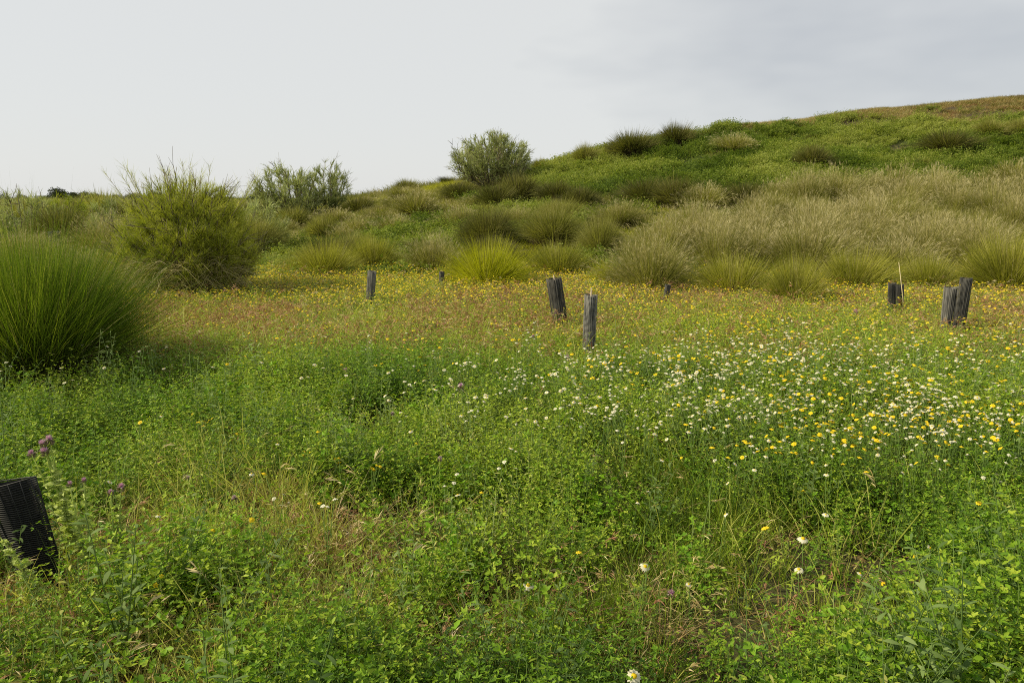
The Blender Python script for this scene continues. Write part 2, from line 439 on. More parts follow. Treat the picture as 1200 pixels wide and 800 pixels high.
# plant models -----------------------------------------------------
def herb_mesh(seed, stems=10, nodes=9, H=.26, R=.07, leaf=.016, mat='herb', spread=.35):
    r = np.random.default_rng(seed); mb = MB(); wl_ = (.38, .48, .58)[seed % 3]
    a = r.random(stems)*6.283; rr = R*np.sqrt(r.random(stems))
    base = np.stack([np.cos(a)*rr, np.sin(a)*rr, np.zeros(stems)], 1)
    d = np.stack([np.cos(a)*spread*r.random(stems)*1.6, np.sin(a)*spread*r.random(stems)*1.6, np.ones(stems)], 1)
    d = nrm(d+r.normal(0, .12, (stems, 3)))
    L = H*r.uniform(.55, 1.1, stems); bend = np.stack([np.cos(a), np.sin(a), -np.ones(stems)*.5], 1)*r.uniform(.05, .3, stems)[:, None]
    strips(mb, base, d, L, .0028, bend, 3, r.uniform(.3, .7, stems), 1, rng=r, shape='stem')
    tt = (np.arange(nodes)+.8)/nodes
    tt = tt**.8
    P = base[:, None]+d[:, None]*(L[:, None]*tt)[..., None]+bend[:, None]*(L[:, None]*tt**2)[..., None]
    P = P.reshape(-1, 3); n = len(P)
    az = (np.tile(np.arange(nodes)*2.4, stems)+np.repeat(r.random(stems)*6, nodes))+r.normal(0, .3, n)
    out = np.stack([np.cos(az), np.sin(az), r.uniform(.1, .9, n)], 1); out = nrm(out)
    pet = leaf*r.uniform(.5, 1.6, n)
    Q = P+out*pet[:, None]
    tone = np.clip(r.normal(.45, .2, n)+np.tile(np.linspace(-.12, .18, nodes), stems), 0, 1)
    for k in (-1, 0, 1):
        ang = az+k*1.15
        dd = np.stack([np.cos(ang), np.sin(ang), r.uniform(-.2, .8, n)], 1)
        up = np.array([0, 0, 1.])+r.normal(0, .35, (n, 3))
        lf = leaf*r.uniform(.75, 1.3, n)
        leaflets(mb, Q, dd, up, lf, lf*(.62 if mat == 'herb_b' else wl_), .2, np.clip(tone+r.normal(0, .06, n), 0, 1), 0, r)
    return mb.mesh('herb', [M[mat], M['stem']])
def weed_mesh(seed, stems=6, nodes=13, H=.32, leaf=.038, mat='grass'):
    """upright stems with long narrow alternate leaves"""
    r = np.random.default_rng(seed); mb = MB()
    for i in range(stems):
        a = r.random()*6.28; b = np.array([math.cos(a), math.sin(a), 0])*.03*r.random()
        d = nrm(np.array([r.normal(0, .2), r.normal(0, .2), 1])); L = H*r.uniform(.6, 1.15)
        tube(mb, [b, b+d*L*.5, b+d*L], [.0018, .0015, .001], 3, .5, 1)
        t = np.linspace(.12, 1, nodes); P = b+d*(L*t)[:, None]; az = np.arange(nodes)*2.4+r.random()*6
        dd = np.stack([np.cos(az), np.sin(az), r.uniform(.3, 1.0, nodes)], 1)
        lf = leaf*(1.15-.6*t)*r.uniform(.7, 1.25, nodes)
        strips(mb, P, dd, lf, lf*.24, np.tile([0, 0, -.35], (nodes, 1)), 4, np.clip(r.normal(.5, .2, nodes), 0, 1), 0, side=np.cross(dd, [0, 0, 1.]), rng=r, shape='leaf')
    return mb.mesh('weed', [M[mat], M['stem']])
def tuft_mesh(seed, n=26, H=.3, W=.004, R=.04, spread=.5, mat='grass', droop=.4, nseg=4, heads=0, hmat='brome'):
    r = np.random.default_rng(seed); mb = MB()
    a = r.random(n)*6.283; rr = R*np.sqrt(r.random(n))
    base = np.stack([np.cos(a)*rr, np.sin(a)*rr, np.zeros(n)], 1)
    a2 = a+r.normal(0, .7, n); s = r.random(n)*spread
    d = np.stack([np.cos(a2)*s, np.sin(a2)*s, np.ones(n)], 1)
    L = H*r.uniform(.45, 1.15, n)
    bend = np.stack([np.cos(a2), np.sin(a2), -np.ones(n)*.9], 1)*(droop*r.random(n))[:, None]
    strips(mb, base, d, L, W*r.uniform(.6, 1.3, n), bend, nseg, np.clip(r.normal(.45, .22, n), 0, 1), 0, rng=r)
    if heads:
        sel = r.permutation(n)[:heads]
        dn = nrm(d[sel]); tip = base[sel]+dn*L[sel][:, None]+bend[sel]*L[sel][:, None]
        td = nrm(dn+2*bend[sel])
        for k in range(7):   # drooping spikelets
            f = -.16*k/7*L[sel]
            b0 = tip+td*f[:, None]
            dr = nrm(td*.7+r.normal(0, .4, (len(sel), 3))+np.array([0, 0, -.25]))
            strips(mb, b0, dr, H*r.uniform(.08, .16, len(sel)), W*1.5, np.tile([0, 0, -.3], (len(sel), 1)), 2, np.clip(r.normal(.5, .25, len(sel)), 0, 1), 1, rng=r, shape='leaf')
    return mb.mesh('tuft', [M[mat], M[hmat]])
def litter_mesh(seed, n=22, mat='straw', R=.12):
    r = np.random.default_rng(seed); mb = MB()
    base = np.stack([r.normal(0, R*.6, n), r.normal(0, R*.6, n), r.uniform(.01, .12, n)], 1)
    a = r.normal(r.random()*6, 1.0, n)
    d = np.stack([np.cos(a), np.sin(a), r.normal(.15, .25, n)], 1)
    strips(mb, base, d, r.uniform(.06, .28, n), r.uniform(.0025, .005, n), np.stack([r.normal(0, .15, n), r.normal(0, .15, n), -r.random(n)*.4], 1), 3, np.clip(r.normal(.5, .28, n), 0, 1), 0, rng=r)
    return mb.mesh('litter', [M[mat]])
def head_disc(mb, c, R, up, npet, mpet, mcen, rng, droop=.15, pw=.5, cen=.4, bump=.5):
    """a daisy head: ring of petals and a domed centre"""
    up = np.array(up, float); up /= np.linalg.norm(up)
    s = nrm(np.cross(up, [.3, 1, .1])); t = np.cross(up, s)
    a = np.linspace(0, 6.283, npet, endpoint=False)+rng.normal(0, .06, npet)
    out = np.cos(a)[:, None]*s+np.sin(a)[:, None]*t
    base = c+out*R*cen*.6
    strips(mb, base, out-up*droop, R*(1-cen*.6)*rng.uniform(.85, 1.1, npet), R*pw, -np.tile(up, (npet, 1))*droop, 3,
           rng.uniform(.4, 1, npet), mpet, side=np.cross(out, up), shape='leaf')
    k = 8
    aa = np.linspace(0, 6.283, k, endpoint=False)
    r1 = [c+(np.cos(q)*s+np.sin(q)*t)*R*cen for q in aa]
    r2 = [c+(np.cos(q)*s+np.sin(q)*t)*R*cen*.7+up*R*cen*bump*.8 for q in aa]
    V = r1+r2+[c+up*R*cen*bump]
    T = []
    for i in range(k):
        j = (i+1) % k
        T += [(i, j, k+j), (i, k+j, k+i), (k+i, k+j, 2*k)]
    mb.add(V, T, .6, mcen)
def flower_mesh(seed, H=.36, R=.022, pet='white', cen='yellow', heads=1, npet=11, lean=.15, cenr=.4, leaves=6):
    r = np.random.default_rng(seed); mb = MB()
    top = []
    for h in range(heads):
        dx, dy = r.normal(0, lean*H, 2); hh = H*r.uniform(.88, 1.05)
        p0 = np.array([0, 0, 0.]); p1 = np.array([dx*.2, dy*.2, hh*.5]); p2 = np.array([dx, dy, hh])
        tube(mb, [p0, p1, p2], [.0018, .0015, .0012], 3, .4, 2)
        up = nrm(np.array([r.normal(0, .42), r.normal(0, .42), 1]))
        head_disc(mb, p2, R*r.uniform(.8, 1.1), up, npet, 0, 1, r, r.uniform(.05, .4), cen=cenr)
    n = leaves*heads
    if n:
        b = np.stack([r.normal(0, .01, n), r.normal(0, .01, n), r.uniform(.03, H*.75, n)], 1)
        d = r.normal(0, 1, (n, 3)); d[:, 2] = .6
        strips(mb, b, d, .03, .004, np.tile([0, 0, -.3], (n, 1)), 2, None, 2, rng=r)
    return mb.mesh('flower', [M[pet], M[cen], M['stem']])

# ---- near and middle meadow
def pix_patch(lst):
    """gaussian patches given by where they lie in the meadow"""
    P = [(*hit(u, v, .15), s) for (u, v, s) in lst]
    def f(x, y):
        r = 0
        for (a, b, s) in P: r = r+np.exp(-(((x-a)/s)**2+((y-b)/(s*1.2))**2))
        return np.clip(r, 0, 1)
    return f
brown_patch = pix_patch([(680, 610, .25), (640, 640, .22), (1000, 670, .25), (905, 705, .16), (470, 640, .25), (300, 590, .2), (760, 705, .22),
                         (40, 760, .35), (90, 780, .3), (180, 640, .3), (530, 790, .25), (480, 740, .2), (60, 640, .2), (1180, 700, .2), (1170, 445, .5), (400, 600, .2)])
straw_patch = pix_patch([(150, 640, .4), (240, 600, .45), (210, 690, .35), (60, 720, .4), (300, 560, .3), (120, 760, .4), (330, 640, .3), (250, 520, .3), (30, 790, .4), (160, 790, .35), (80, 680, .3), (270, 650, .3), (200, 740, .3), (380, 720, .25), (580, 700, .2)])
def pinkzone(x, y):
    k = fbm(x, y, .55, 3, 200)
    band = np.exp(-((y-9.6)/1.5)**2)*(1.0-.45*np.clip(x/4, 0, 1))+.45*np.exp(-((y-8.0)/1.3)**2)*np.clip(-x/2+.3, 0, 1)
    band = band+.35*np.exp(-((y-7)/1.6)**2)*np.clip((x-2)/2, 0, 1)
    return np.clip(band*np.clip((k-.38)*7, 0, 1.3), 0, 1)
def yellowzone(x, y): return np.clip((y-9.3)/1.5, 0, 1)*np.clip((14.4-y)/1.0, 0, 1)*np.clip((fbm(x, y, .8, 3, 300)-.2)*4, .25, 1)

def meadow():
    R = RNG
    herbs = [herb_mesh(10+k, 9, 12, (.24, .31, .38)[k % 3], .055, .0122, spread=.28) for k in range(6)]+[herb_mesh(30, 7, 7, .24, .06, .019, 'herb_b'), herb_mesh(31, 6, 6, .20, .07, .023, 'herb_b'), herb_mesh(32, 14, 13, .30, .06, .009, 'herb')]+[weed_mesh(40), weed_mesh(41, 5, 16, .40, .045, 'thistle2'), weed_mesh(42, 9, 9, .22, .055)]
    # near herbs
    X = []; 
    def sel(x, y, p): 
        k = R.random(len(x)) < p; return x[k], y[k]
    x, y = candidates(1.1, 6.2, 480)
    hp = fbm(x, y, 1.6, 3, 400)
    p = np.clip(.30+(hp-.34)*3.2, .2, 1)*(1-.22*brown_patch(x, y))*(1-.55*straw_patch(x, y))*np.clip((fbm(x, y, 4.2, 2, 450)-.38)*7, .06, 1)
    x, y = sel(x, y, p); hp = fbm(x, y, 1.6, 3, 400)
    a1 = list(scat(x, y, 9, .60+1.1*hp, tilt=.25)); a1[1] = R.choice(12, len(x), p=[.10]*6+[.05, .05, .09, .09, .04, .08]); t1 = (fbm(x, y, 1.1, 3, 500)-.5)*1.2+R.normal(0, .16, len(x))+.05+np.clip((y-3.6)/3.2, 0, 1)*.22
    x, y = candidates(6.2, 13.6, 150, 1.5)
    p = (1-.55*pinkzone(x, y))*np.clip(1-.5*yellowzone(x, y), 0, 1)
    p = p*np.clip(1.15-.25*(y-7)*.3, .3, 1)
    x, y = sel(x, y, p)
    a2 = scat(x, y, 9, .95+.5*(fbm(x, y, .9, 2, 7)-.5), 1.25, .2); t2 = (fbm(x, y, .9, 3, 500)-.5)*.8+.24+np.clip((y-6.4)/4, 0, .4)
    A = [np.concatenate(q) for q in zip(a1, a2)]
    gn_scatter('meadow_herbs', 'low leafy green clover and medick plants covering the meadow', 'ground cover', herbs, *A, np.concatenate([t1, t2]))
    # green grass
    tufts = [tuft_mesh(50+k, 26, .30, .0042, .045, .7, 'grass', .55) for k in range(4)]+[tuft_mesh(55, 14, .44, .0055, .04, .6, 'grass', .6), tuft_mesh(56, 30, .22, .003, .06, 1.0, 'grass', .7)]
    x, y = candidates(1.1, 6.2, 330)
    gp = fbm(x, y, 1.3, 3, 600)
    x, y = sel(x, y, np.clip(.12+(gp-.35)*2.6+.6*straw_patch(x, y), .05, 1)*(1-.35*brown_patch(x, y)))
    a1 = scat(x, y, 6, .85+.5*(fbm(x, y, .8, 2, 8)-.5), tilt=.25); t1 = (fbm(x, y, 1.5, 2, 610)-.45)*.9+.55*straw_patch(x, y)
    x, y = candidates(6.2, 14.2, 170, 1.5)
    a2 = scat(x, y, 6, .9, 1.2, .22); t2 = (fbm(x, y, .7, 2, 610)-.4)*.9+.15+np.clip((y-6.2)/3, 0, .5)
    A = [np.concatenate(q) for q in zip(a1, a2)]
    gn_scatter('meadow_grass', 'fine green grass blades standing among the meadow herbs', 'grass', tufts, *A, np.concatenate([t1, t2]))
    # dry grass, straw and brome
    dry = [tuft_mesh(70+k, 16, .32, .0032, .05, .9, 'brome', .7, heads=7) for k in range(3)]+[tuft_mesh(75+k, 14, .30, .0035, .05, 1.3, 'straw', .9, heads=5, hmat='straw') for k in range(3)]+[litter_mesh(80+k) for k in range(2)]+[litter_mesh(85, 24, 'brome'), tuft_mesh(86, 7, .42, .0042, .05, 1.5, 'straw', .8, heads=3, hmat='straw'), tuft_mesh(87, 9, .46, .0032, .05, .7, 'straw', .35, heads=6, hmat='straw')]
    x, y = candidates(1.1, 6.4, 260)
    p = np.clip(.15+brown_patch(x, y)*.35+straw_patch(x, y)*.85+(fbm(x, y, 1.9, 2, 700)-.6)*1.5, .05, 1)
    x, y = sel(x, y, p)
    bp_ = brown_patch(x, y); n = len(x)
    idx = np.where(R.random(n) < .16+.15*bp_, R.choice([0, 1, 2, 8, 8], n), R.choice([3, 4, 5, 6, 7, 9, 10], n))
    a1 = list(scat(x, y, 9, .62, .9, tilt=.45)); a1[1] = idx; t1 = R.normal(-.02, .15, n)
    x, y = candidates(6.2, 14.0, 230, 1.5)
    pz = pinkzone(x, y)
    x, y = sel(x, y, np.clip(.14+.9*pz+.34*np.clip((y-6.0)/1.6, 0, 1)+.5*np.clip((fbm(x, y, .8, 3, 720)-.55)*6, 0, 1), 0, 1))
    n = len(x); pz = pinkzone(x, y)
    a2 = list(scat(x, y, 9, .95, 1.3, .3)); a2[1] = np.where(R.random(n) < .34+.6*pz, R.integers(0, 3, n), R.integers(3, 6, n)); t2 = R.normal(0, .15, n)
    A = [np.concatenate(q) for q in zip(a1, a2)]
    gn_scatter('dry_meadow_grass', 'tan and reddish dry grass with drooping seed heads scattered through the meadow', 'dry grass', dry, *A, np.concatenate([t1, t2]))
    # the yellow carpet towards the back
    yl = [flower_mesh(90+k, .30, .014, 'yellow' if k == 2 else 'ltyellow', 'yellow', 5, 7, .35) for k in range(3)]+[flower_mesh(95+k, .26, .011, 'ltyellow', 'ltyellow', 9, 6, .4) for k in range(2)]
    x, y = candidates(6.2, 14.3, 130, 1.5)
    p = yellowzone(x, y)+.02+.30*np.clip((y-6.6)/2, 0, 1)*np.clip(.6+x/5, .35, 1.2)
    x, y = sel(x, y, np.clip(p, 0, 1)*(1-.55*pinkzone(x, y)))
    a = scat(x, y, 5, 1.0, 1.2, .15)
    gn_scatter('yellow_flower_carpet', 'dense carpet of small yellow flowers at the far side of the meadow', 'flowers', yl, *a, R.normal(0, .1, len(x)))
meadow()

# ---- bank, slope and scrub ground cover
def slopes():
    R = RNG
    def sel(x, y, p):
        k = R.random(len(x)) < p; return x[k], y[k]
    big = [herb_mesh(110+k, 16, 9, .26, .16, .034, 'hillgreen', .6) for k in range(5)]
    x, y = candidates(13.2, 44, 34, 2)
    gs = green_slope(x, y)
    patch = np.clip((fbm(x, y, .35, 3, 800)-.42)*5, 0, 1)*.8*(y < 30)
    x, y = sel(x, y, np.clip(gs*np.clip((fbm(x, y, 1.3, 3, 860)-.34)*6, .10, 1)+patch, 0, 1)*(1-.9*bare(x, y)))
    a = scat(x, y, 5, .1+2.1*fbm(x, y, 1.0, 3, 4), 1.15, .3)
    gn_scatter('hillside_herbs', 'low bright green herbs carpeting the face of the mound', 'ground cover', big, *a, (fbm(x, y, .45, 3, 810)-.48)*1.9)
    rough_extra = [tuft_mesh(128, 40, .26, .010, .15, 1.0, 'straw', .5, 3), tuft_mesh(129, 40, .24, .010, .15, 1.0, 'brome', .5, 3)]
    rough = [tuft_mesh(120+k, 60, .30, .009, .14, 1.0, 'olive', .5, 3) for k in range(3)]+[tuft_mesh(124+k, 50, .30, .008, .14, .9, 'tan', .4, 3) for k in range(2)]+[tuft_mesh(127, 40, .24, .008, .15, 1.1, 'lime', .5, 3)]
    x, y = candidates(13.6, 60, 17, 2)
    cx, cy = candidates(30, 44, 110, 2); kk = crest_dry(cx, cy) > .3; x = np.concatenate([x, cx[kk]]); y = np.concatenate([y, cy[kk]])
    gs = green_slope(x, y); cd = crest_dry(x, y)
    x, y = sel(x, y, np.clip(1-gs*(1-.30*np.clip((fbm(x, y, .6, 3, 840)-.45)*6, 0, 1)), 0, 1)*(1-.85*bare(x, y)))
    n = len(x); cd = crest_dry(x, y); k = fbm(x, y, .28, 2, 820)
    q = R.random(n)
    idx = np.where(q < .18+.35*cd+(k-.5)*.5, R.integers(3, 5, n), R.integers(0, 3, n))
    idx = np.where((R.random(n) < .75-.5*np.clip((x-3)/4, 0, 1)) & (k < .56) & (cd < .3), 5, idx)
    idx = np.where((cd > .3) & (R.random(n) < .6), np.where(R.random(n) < .85, 6, 7), idx)
    a = list(scat(x, y, 6, .85-.25*cd, 1.2-.3*cd, .18)); a[1] = idx
    gn_scatter('rough_grass', 'rough olive and tan grass growing between the tussocks', 'grass', rough+rough_extra, *a, (fbm(x, y, .5, 2, 830)-.5)*.7-.15*cd)
    # far plain
    ex = None
    n = 9000
    y = 45+R.random(n)**1.3*230; x = (R.random(n)*2-1)*(.8*y+4)
    k = x < y*.05
    x, y = x[k], y[k]
    a = list(scat(x, y, 6, 2.2, 4.2, .1)); 
    gn_scatter('distant_scrub', 'low olive scrub on the plain beyond the bank', 'scrub', rough, *a, R.normal(-.2, .2, len(x)))
slopes()

# ------------------------------------------------------------------ tussocks
def tussock_parts(seed, kind, n=4200, W=1.45, H=.9, stalks=260, nth=1500, wid=.0074):
    """meshes for the blades, the dry stalks and the dead thatch of one tussock (unit size W x H)"""
    r = np.random.default_rng(seed)
    def fan(n, R0, tilt_max, L0, L1, w, droop, mat, name, tone=(.45, .22), headed=False, tpow=.75, lump=0, z0=0):
        mb = MB()
        a = r.random(n)*6.283; q = r.random(n)**tpow
        rr = R0*(q*.8+.2*r.random(n))
        base = np.stack([np.cos(a)*rr, np.sin(a)*rr, r.uniform(0, .04, n)+z0*r.uniform(.2, 1, n)*(q > .2)], 1)
        a2 = a+r.normal(0, .35, n)
        th = q*tilt_max+r.normal(0, .12, n)
        lob = 1+lump*(np.sin(a2*3+seed)+.6*np.sin(a2*5+2*seed+q*4))
        d = np.stack([np.cos(a2)*np.sin(th), np.sin(a2)*np.sin(th), np.cos(th)], 1)+r.normal(0, .09 if kind != 'B' else .17, (n, 3))
        L = r.uniform(L0, L1, n)*lob
        bend = np.stack([np.cos(a2)*.2, np.sin(a2)*.2, -np.ones(n)*.55], 1)*(droop*(.3+q)*r.uniform(.2, 1.9, n))[:, None]+r.normal(0, .04 if n < 9000 else .13, (n, 3))
        tn = np.clip(r.normal(tone[0], tone[1], n)+.12*np.sin(a2*2+seed*1.7), 0, 1)
        strips(mb, base, d, L, w*r.uniform(.6, 1.2, n), bend, 4, tn, 0, rng=r)
        if headed:
            tip = base+nrm(d)*L[:, None]*.86+bend*(L*.74)[:, None]
            td = nrm(nrm(d)+2*bend)
            for k in range(3):
                strips(mb, tip+r.normal(0, .01, (n, 3)), td+r.normal(0, .22, (n, 3)), L*r.uniform(.08, .14, n), w*.9, np.tile([0, 0, -.25], (n, 1)), 2, np.clip(tn+.25, 0, 1), 0, rng=r, shape='leaf')
        return mb.mesh(name, [M[mat]])
    mat = {'G': 'olive', 'F': 'fresh', 'D': 'dusk', 'Y': 'lime', 'T': 'olive', 'B': 'tall', 'R': 'brome'}[kind]
    out = {}
    out['blades'] = fan(n if kind != 'T' else int(n*.75), .25*W, 1.08 if kind != 'B' else .60, .64*H if kind != 'B' else .62*H, 1.02*H, wid, .32 if kind != 'B' else .2, mat, 'blades', lump=.15 if kind != 'B' else .06, z0=.24*H if kind != 'B' else 0)
    if kind == 'T':
        out['stalks'] = fan(int(stalks*4.2), .20*W, .8, .75*H, 1.28*H, wid*.65, .22, 'tan', 'stalks', (.45, .28), True, .8, .10)
    else:
        out['stalks'] = fan(int(stalks*2.4), .20*W, .95 if kind != 'B' else .6, .8*H, 1.22*H, wid*.6, .25, 'tan' if kind != 'D' else 'thatch', 'stalks', (.5, .25), False, .8)
    out['thatch'] = fan(int(nth*(1.5 if kind == 'F' else 1)), (.33 if kind != 'B' else .27)*W, .55 if kind != 'B' else .85, (.22 if kind != 'B' else .32)*H, (.46 if kind != 'B' else .58)*H, wid*1.35, .5, 'thatch', 'thatch', (.45, .25), tpow=.5)
    return out
TP = {}
for kd, cnt in (('G', 4), ('F', 5), ('D', 4), ('Y', 2), ('T', 6)):
    TP[kd] = [tussock_parts(hash_ , kd) for hash_ in [ord(kd)*10+i for i in range(cnt)]]
NAME = {'F': 'grass_tussock', 'G': 'grass_tussock', 'D': 'grass_tussock', 'Y': 'grass_tussock', 'T': 'dry_grass_clump'}
for kd in ('G', 'D', 'Y', 'T'):
    TP[kd+'far'] = [tussock_parts(ord(kd)*10+50+i, kd, 2300, stalks=130, nth=600, wid=.015) for i in range(3)]
    NAME[kd+'far'] = NAME[kd]
protos = {}
def tussock(kind, x, y, w, h, label, group='grass tussocks on the bank and mound', var=None):
    """w, h in metres"""
    if kind+'far' in TP and y > 21: kind = kind+'far'
    var = random.randrange(len(TP[kind])) if var is None else var
    key = (kind, var)
    if key not in protos:
        o = empty(NAME[kind], (0, 0, 0))
        for pn, me in TP[kind][var].items(): link(pn, me, o)
        protos[key] = o
    else:
        o = copy_tree(protos[key])
    o.location = (x, y, gz(x, y)-.04)
    o.rotation_euler = (random.gauss(0, .09), random.gauss(0, .09), random.random()*6.283)
    tops = 1.32 if kind[0] == 'T' else 1.05
    o.scale = (w/1.5, w/1.5, h/(.9*tops))
    props(o, label, 'grass clump' if kind[0] == 'T' else 'tussock', group)
    return o

TUS = [ # kind, u, v of the foot, width px, height px, label
 ('Y', 573, 345, 84, 60, 'bright yellow-green rounded tussock at the meadow edge left of the leaning black guard'),
 ('G', 437, 322, 56, 44, 'olive tussock with a dark foot directly behind the leftmost thin guard'),
 ('T', 507, 327, 58, 56, 'olive and tan tussock just left of the bright yellow-green one'),
 ('G', 382, 331, 76, 46, 'wide grey-olive tussock right of the big yellow-green broom bush'),
 ('R', 328, 357, 44, 30, 'small reddish tan tuft at the foot of the big broom bush, on its right'),
 ('D', 572, 290, 62, 44, 'dark olive tussock right above the bright yellow-green one'),
 ('G', 648, 288, 66, 44, 'olive green tussock with brown foot, second row above the leaning black guard'),
 ('G', 655, 331, 64, 46, 'grey-olive tussock directly behind the leaning black guard'),
 ('G', 704, 302, 48, 46, 'upright green tussock above and right of the upright grey guard'),
 ('Y', 706, 345, 32, 38, 'small lime-green tuft just behind the upright grey guard'),
 ('T', 765, 350, 96, 78, 'large tan-topped tussock with a dark brown foot right of the upright grey guard'),
 ('D', 608, 238, 50, 32, 'dark tussock casting shade just below the round grey-green bush'),
 ('D', 582, 246, 44, 30, 'dark olive tussock below and left of the round bush trunk'),
 ('D', 652, 240, 46, 26, 'low brown-olive tussock on the lower slope right of the round bush'),
 ('D', 680, 244, 40, 24, 'green-brown tussock on the lower slope, one step right of the low brown-olive one'),
 ('D', 756, 238, 60, 26, 'wide dark tussock at the bottom of the green slope'),
 ('G', 685, 191, 32, 24, 'small green tussock standing against the sky left of the dark pair'),
 ('G', 633, 199, 20, 15, 'tiny green tuft on the skyline just right of the round bush'),
 ('D', 740, 183, 62, 30, 'wide dark tussock on the skyline, left one of the dark pair'),
 ('D', 792, 171, 42, 28, 'rounded dark tussock on the skyline, right one of the dark pair'),
 ('T', 488, 254, 48, 32, 'tan tussock on the skyline ridge left of the round bush'),
 ('T', 419, 278, 38, 26, 'small tan tussock in the third row left of the slope'),
 ('T', 465, 274, 44, 24, 'low tan and olive tussock below the ridge tussock'),
 ('G', 380, 281, 38, 26, 'small olive tussock below the pair of grey brooms'),
 ('G', 345, 268, 40, 24, 'low green tussock just under the grey broom on the plain'),
 ('T', 862, 177, 52, 24, 'faded olive tussock near the skyline right of the dark pair'),
 ('D', 951, 198, 46, 30, 'round dark tussock alone in the middle of the green slope'),
 ('D', 1109, 181, 66, 30, 'large dark tussock high on the green slope at the right'),
 ('G', 1158, 161, 40, 22, 'green tussock near the crest right of the large dark one'),
 ('G', 1196, 160, 36, 24, 'green tussock at the right edge of the picture below the crest'),
 ('G', 1078, 199, 34, 16, 'low green tuft below the large dark tussock of the slope'),
 ('G', 1190, 232, 64, 38, 'loose olive tussock at the right edge where slope meets dry grass'),
 ('G', 1003, 232, 46, 20, 'low green tussock where the green slope meets the dry grass'),
 ('D', 792, 242, 52, 32, 'dark tussock left of centre at the foot of the green slope'),
 ('T', 826, 246, 50, 32, 'tan olive tussock at the foot of the green slope'),
 ('D', 872, 243, 48, 28, 'brown-olive tussock in the row under the slope, below the faded one'),
 ('T', 912, 243, 50, 34, 'tan tussock in the row under the slope, below the round dark one'),
 ('G', 905, 275, 56, 46, 'green-tinged tussock inside the band of tall dry grass'),
 ('G', 1055, 280, 50, 46, 'olive tussock deep in the band of tall dry grass on the right'),
 ('G', 858, 354, 90, 54, 'broad olive tussock with dark foot at the meadow edge, in front of the dry band'),
 ('G', 930, 368, 62, 66, 'loose upright green-tan tussock standing farthest forward into the flowers'),
 ('G', 1000, 350, 80, 56, 'olive tussock at the meadow edge left of the split guard'),
 ('G', 1085, 350, 66, 50, 'olive tussock at the meadow edge between the split guard and the guard pair'),
 ('G', 1180, 352, 90, 74, 'coarse green tussock at the meadow edge right of the guard pair'),
 ('G', 655, 262, 50, 28, 'low green-brown tussock in the middle of the bank'),
 ('T', 540, 270, 50, 30, 'tan tussock on the bank left of the dark olive one'),
 ('T', 605, 268, 46, 28, 'tan tussock between the two dark tussock rows'),
 ('T', 725, 268, 58, 34, 'tan tussock at the left end of the tall dry band'),
 ('G', 300, 300, 60, 44, 'olive clump showing right of the big broom bush'),
 ('G', 415, 300, 50, 26, 'low olive tussock between the first and third rows'),
 ('G', 30, 275, 70, 40, 'olive scrubby tussock behind the big green tussock at the left edge'),
 ('D', 75, 285, 60, 40, 'dark olive clump behind the big green tussock'),
 ('T', 130, 310, 80, 60, 'tan feathery clump between the big green tussock and the broom bush'),
 ('T', 100, 340, 70, 50, 'tan grass clump leaning against the right shoulder of the big green tussock'),
 ('T', 25, 325, 90, 55, 'yellowish grass clump rising behind the top of the big green tussock'),
 ('G', 120, 262, 60, 34, 'olive clump left of the broom bush near the horizon'),
 ('G', 160, 350, 60, 70, 'wispy grass clump at the left foot of the broom bush'),
]
TP['R'] = [tussock_parts(777, 'R', 900)]
NAME['R'] = 'grass_tussock'
_listed = []
for (kd, u, v, w, h, lab) in TUS:
    x, y = hit(u, v, .02)
    if kd == 'G' and v >= 320: kd = 'F'
    s = math.hypot(y, 0)/F_PX*(.86 if v < 205 else 1)
    tussock(kd, x, y, w*s*1.08, h*s*1.20, lab); _listed.append((x, y))
# band of tall dry grass on the right
R2 = np.random.default_rng(31)
n = 0
for k in range(900):
    y = R2.uniform(13.6, 22.5); x = R2.uniform(1.6, 17.5)
    u = 600+F_PX*x/y
    if u < 745+ (y-13.6)*10 or u > 1300: continue
    if any(math.hypot(x-a, y-b) < .84 for a, b in globals().setdefault('_dp', [])): continue
    if y > np.interp(u, [700, 850, 1000, 1200], [17, 18.8, 21.5, 22.5]): continue
    _dp.append((x, y))
    kd = 'T' if R2.random() < .80 else 'G'
    row = 'front' if y < 16 else 'middle' if y < 18.6 else 'back'
    part = 'left end' if u < 880 else 'centre' if u < 1040 else 'right part'
    if kd == 'T': tussock('T', x, y, R2.uniform(1.1, 1.6), R2.uniform(1.05, 1.5), 'tall feathery tan clump, %s row, %s of the dense dry band below the mound' % (row, part), 'tall dry grass clumps, %s row, %s of the dry band' % (row, part))
    else: tussock('G', x, y, R2.uniform(1.0, 1.4), R2.uniform(.7, .95), 'olive tussock half hidden in the %s row, %s of the dry band' % (row, part), 'olive tussocks, %s row, %s of the dry band' % (row, part))
# scattered smaller clumps over the bank at centre and left
_dq = []
for k in range(700):
    y = R2.uniform(16, 40); x = R2.uniform(-26, 8)
    u = 600+F_PX*x/y
    if u < -60 or u > 720: continue
    if any(math.hypot(x-a, y-b) < 1.7 for a, b in _dq+_listed): continue
    if green_slope(np.array([x]), np.array([y]))[0] > .4: continue
    _dq.append((x, y))
    kd = R2.choice(['T', 'G', 'D', 'T'])
    wh = ('left of' if u < 150 else 'behind' if u < 290 else 'right of')+' the big broom bush' if u < 420 else ('below the ridge left of the round bush' if u < 560 else 'below the round bush')
    ds = 'near' if y < 22 else 'middle' if y < 30 else 'far'
    kn = {'T': 'tan clump', 'G': 'olive tussock', 'D': 'dark olive tussock'}[kd]
    tussock(kd, x, y, R2.uniform(.9, 1.5), R2.uniform(.45, .8), 'small %s on the %s bank %s' % (kn, ds, wh), 'small %ss on the %s bank %s' % (kn, ds, wh))

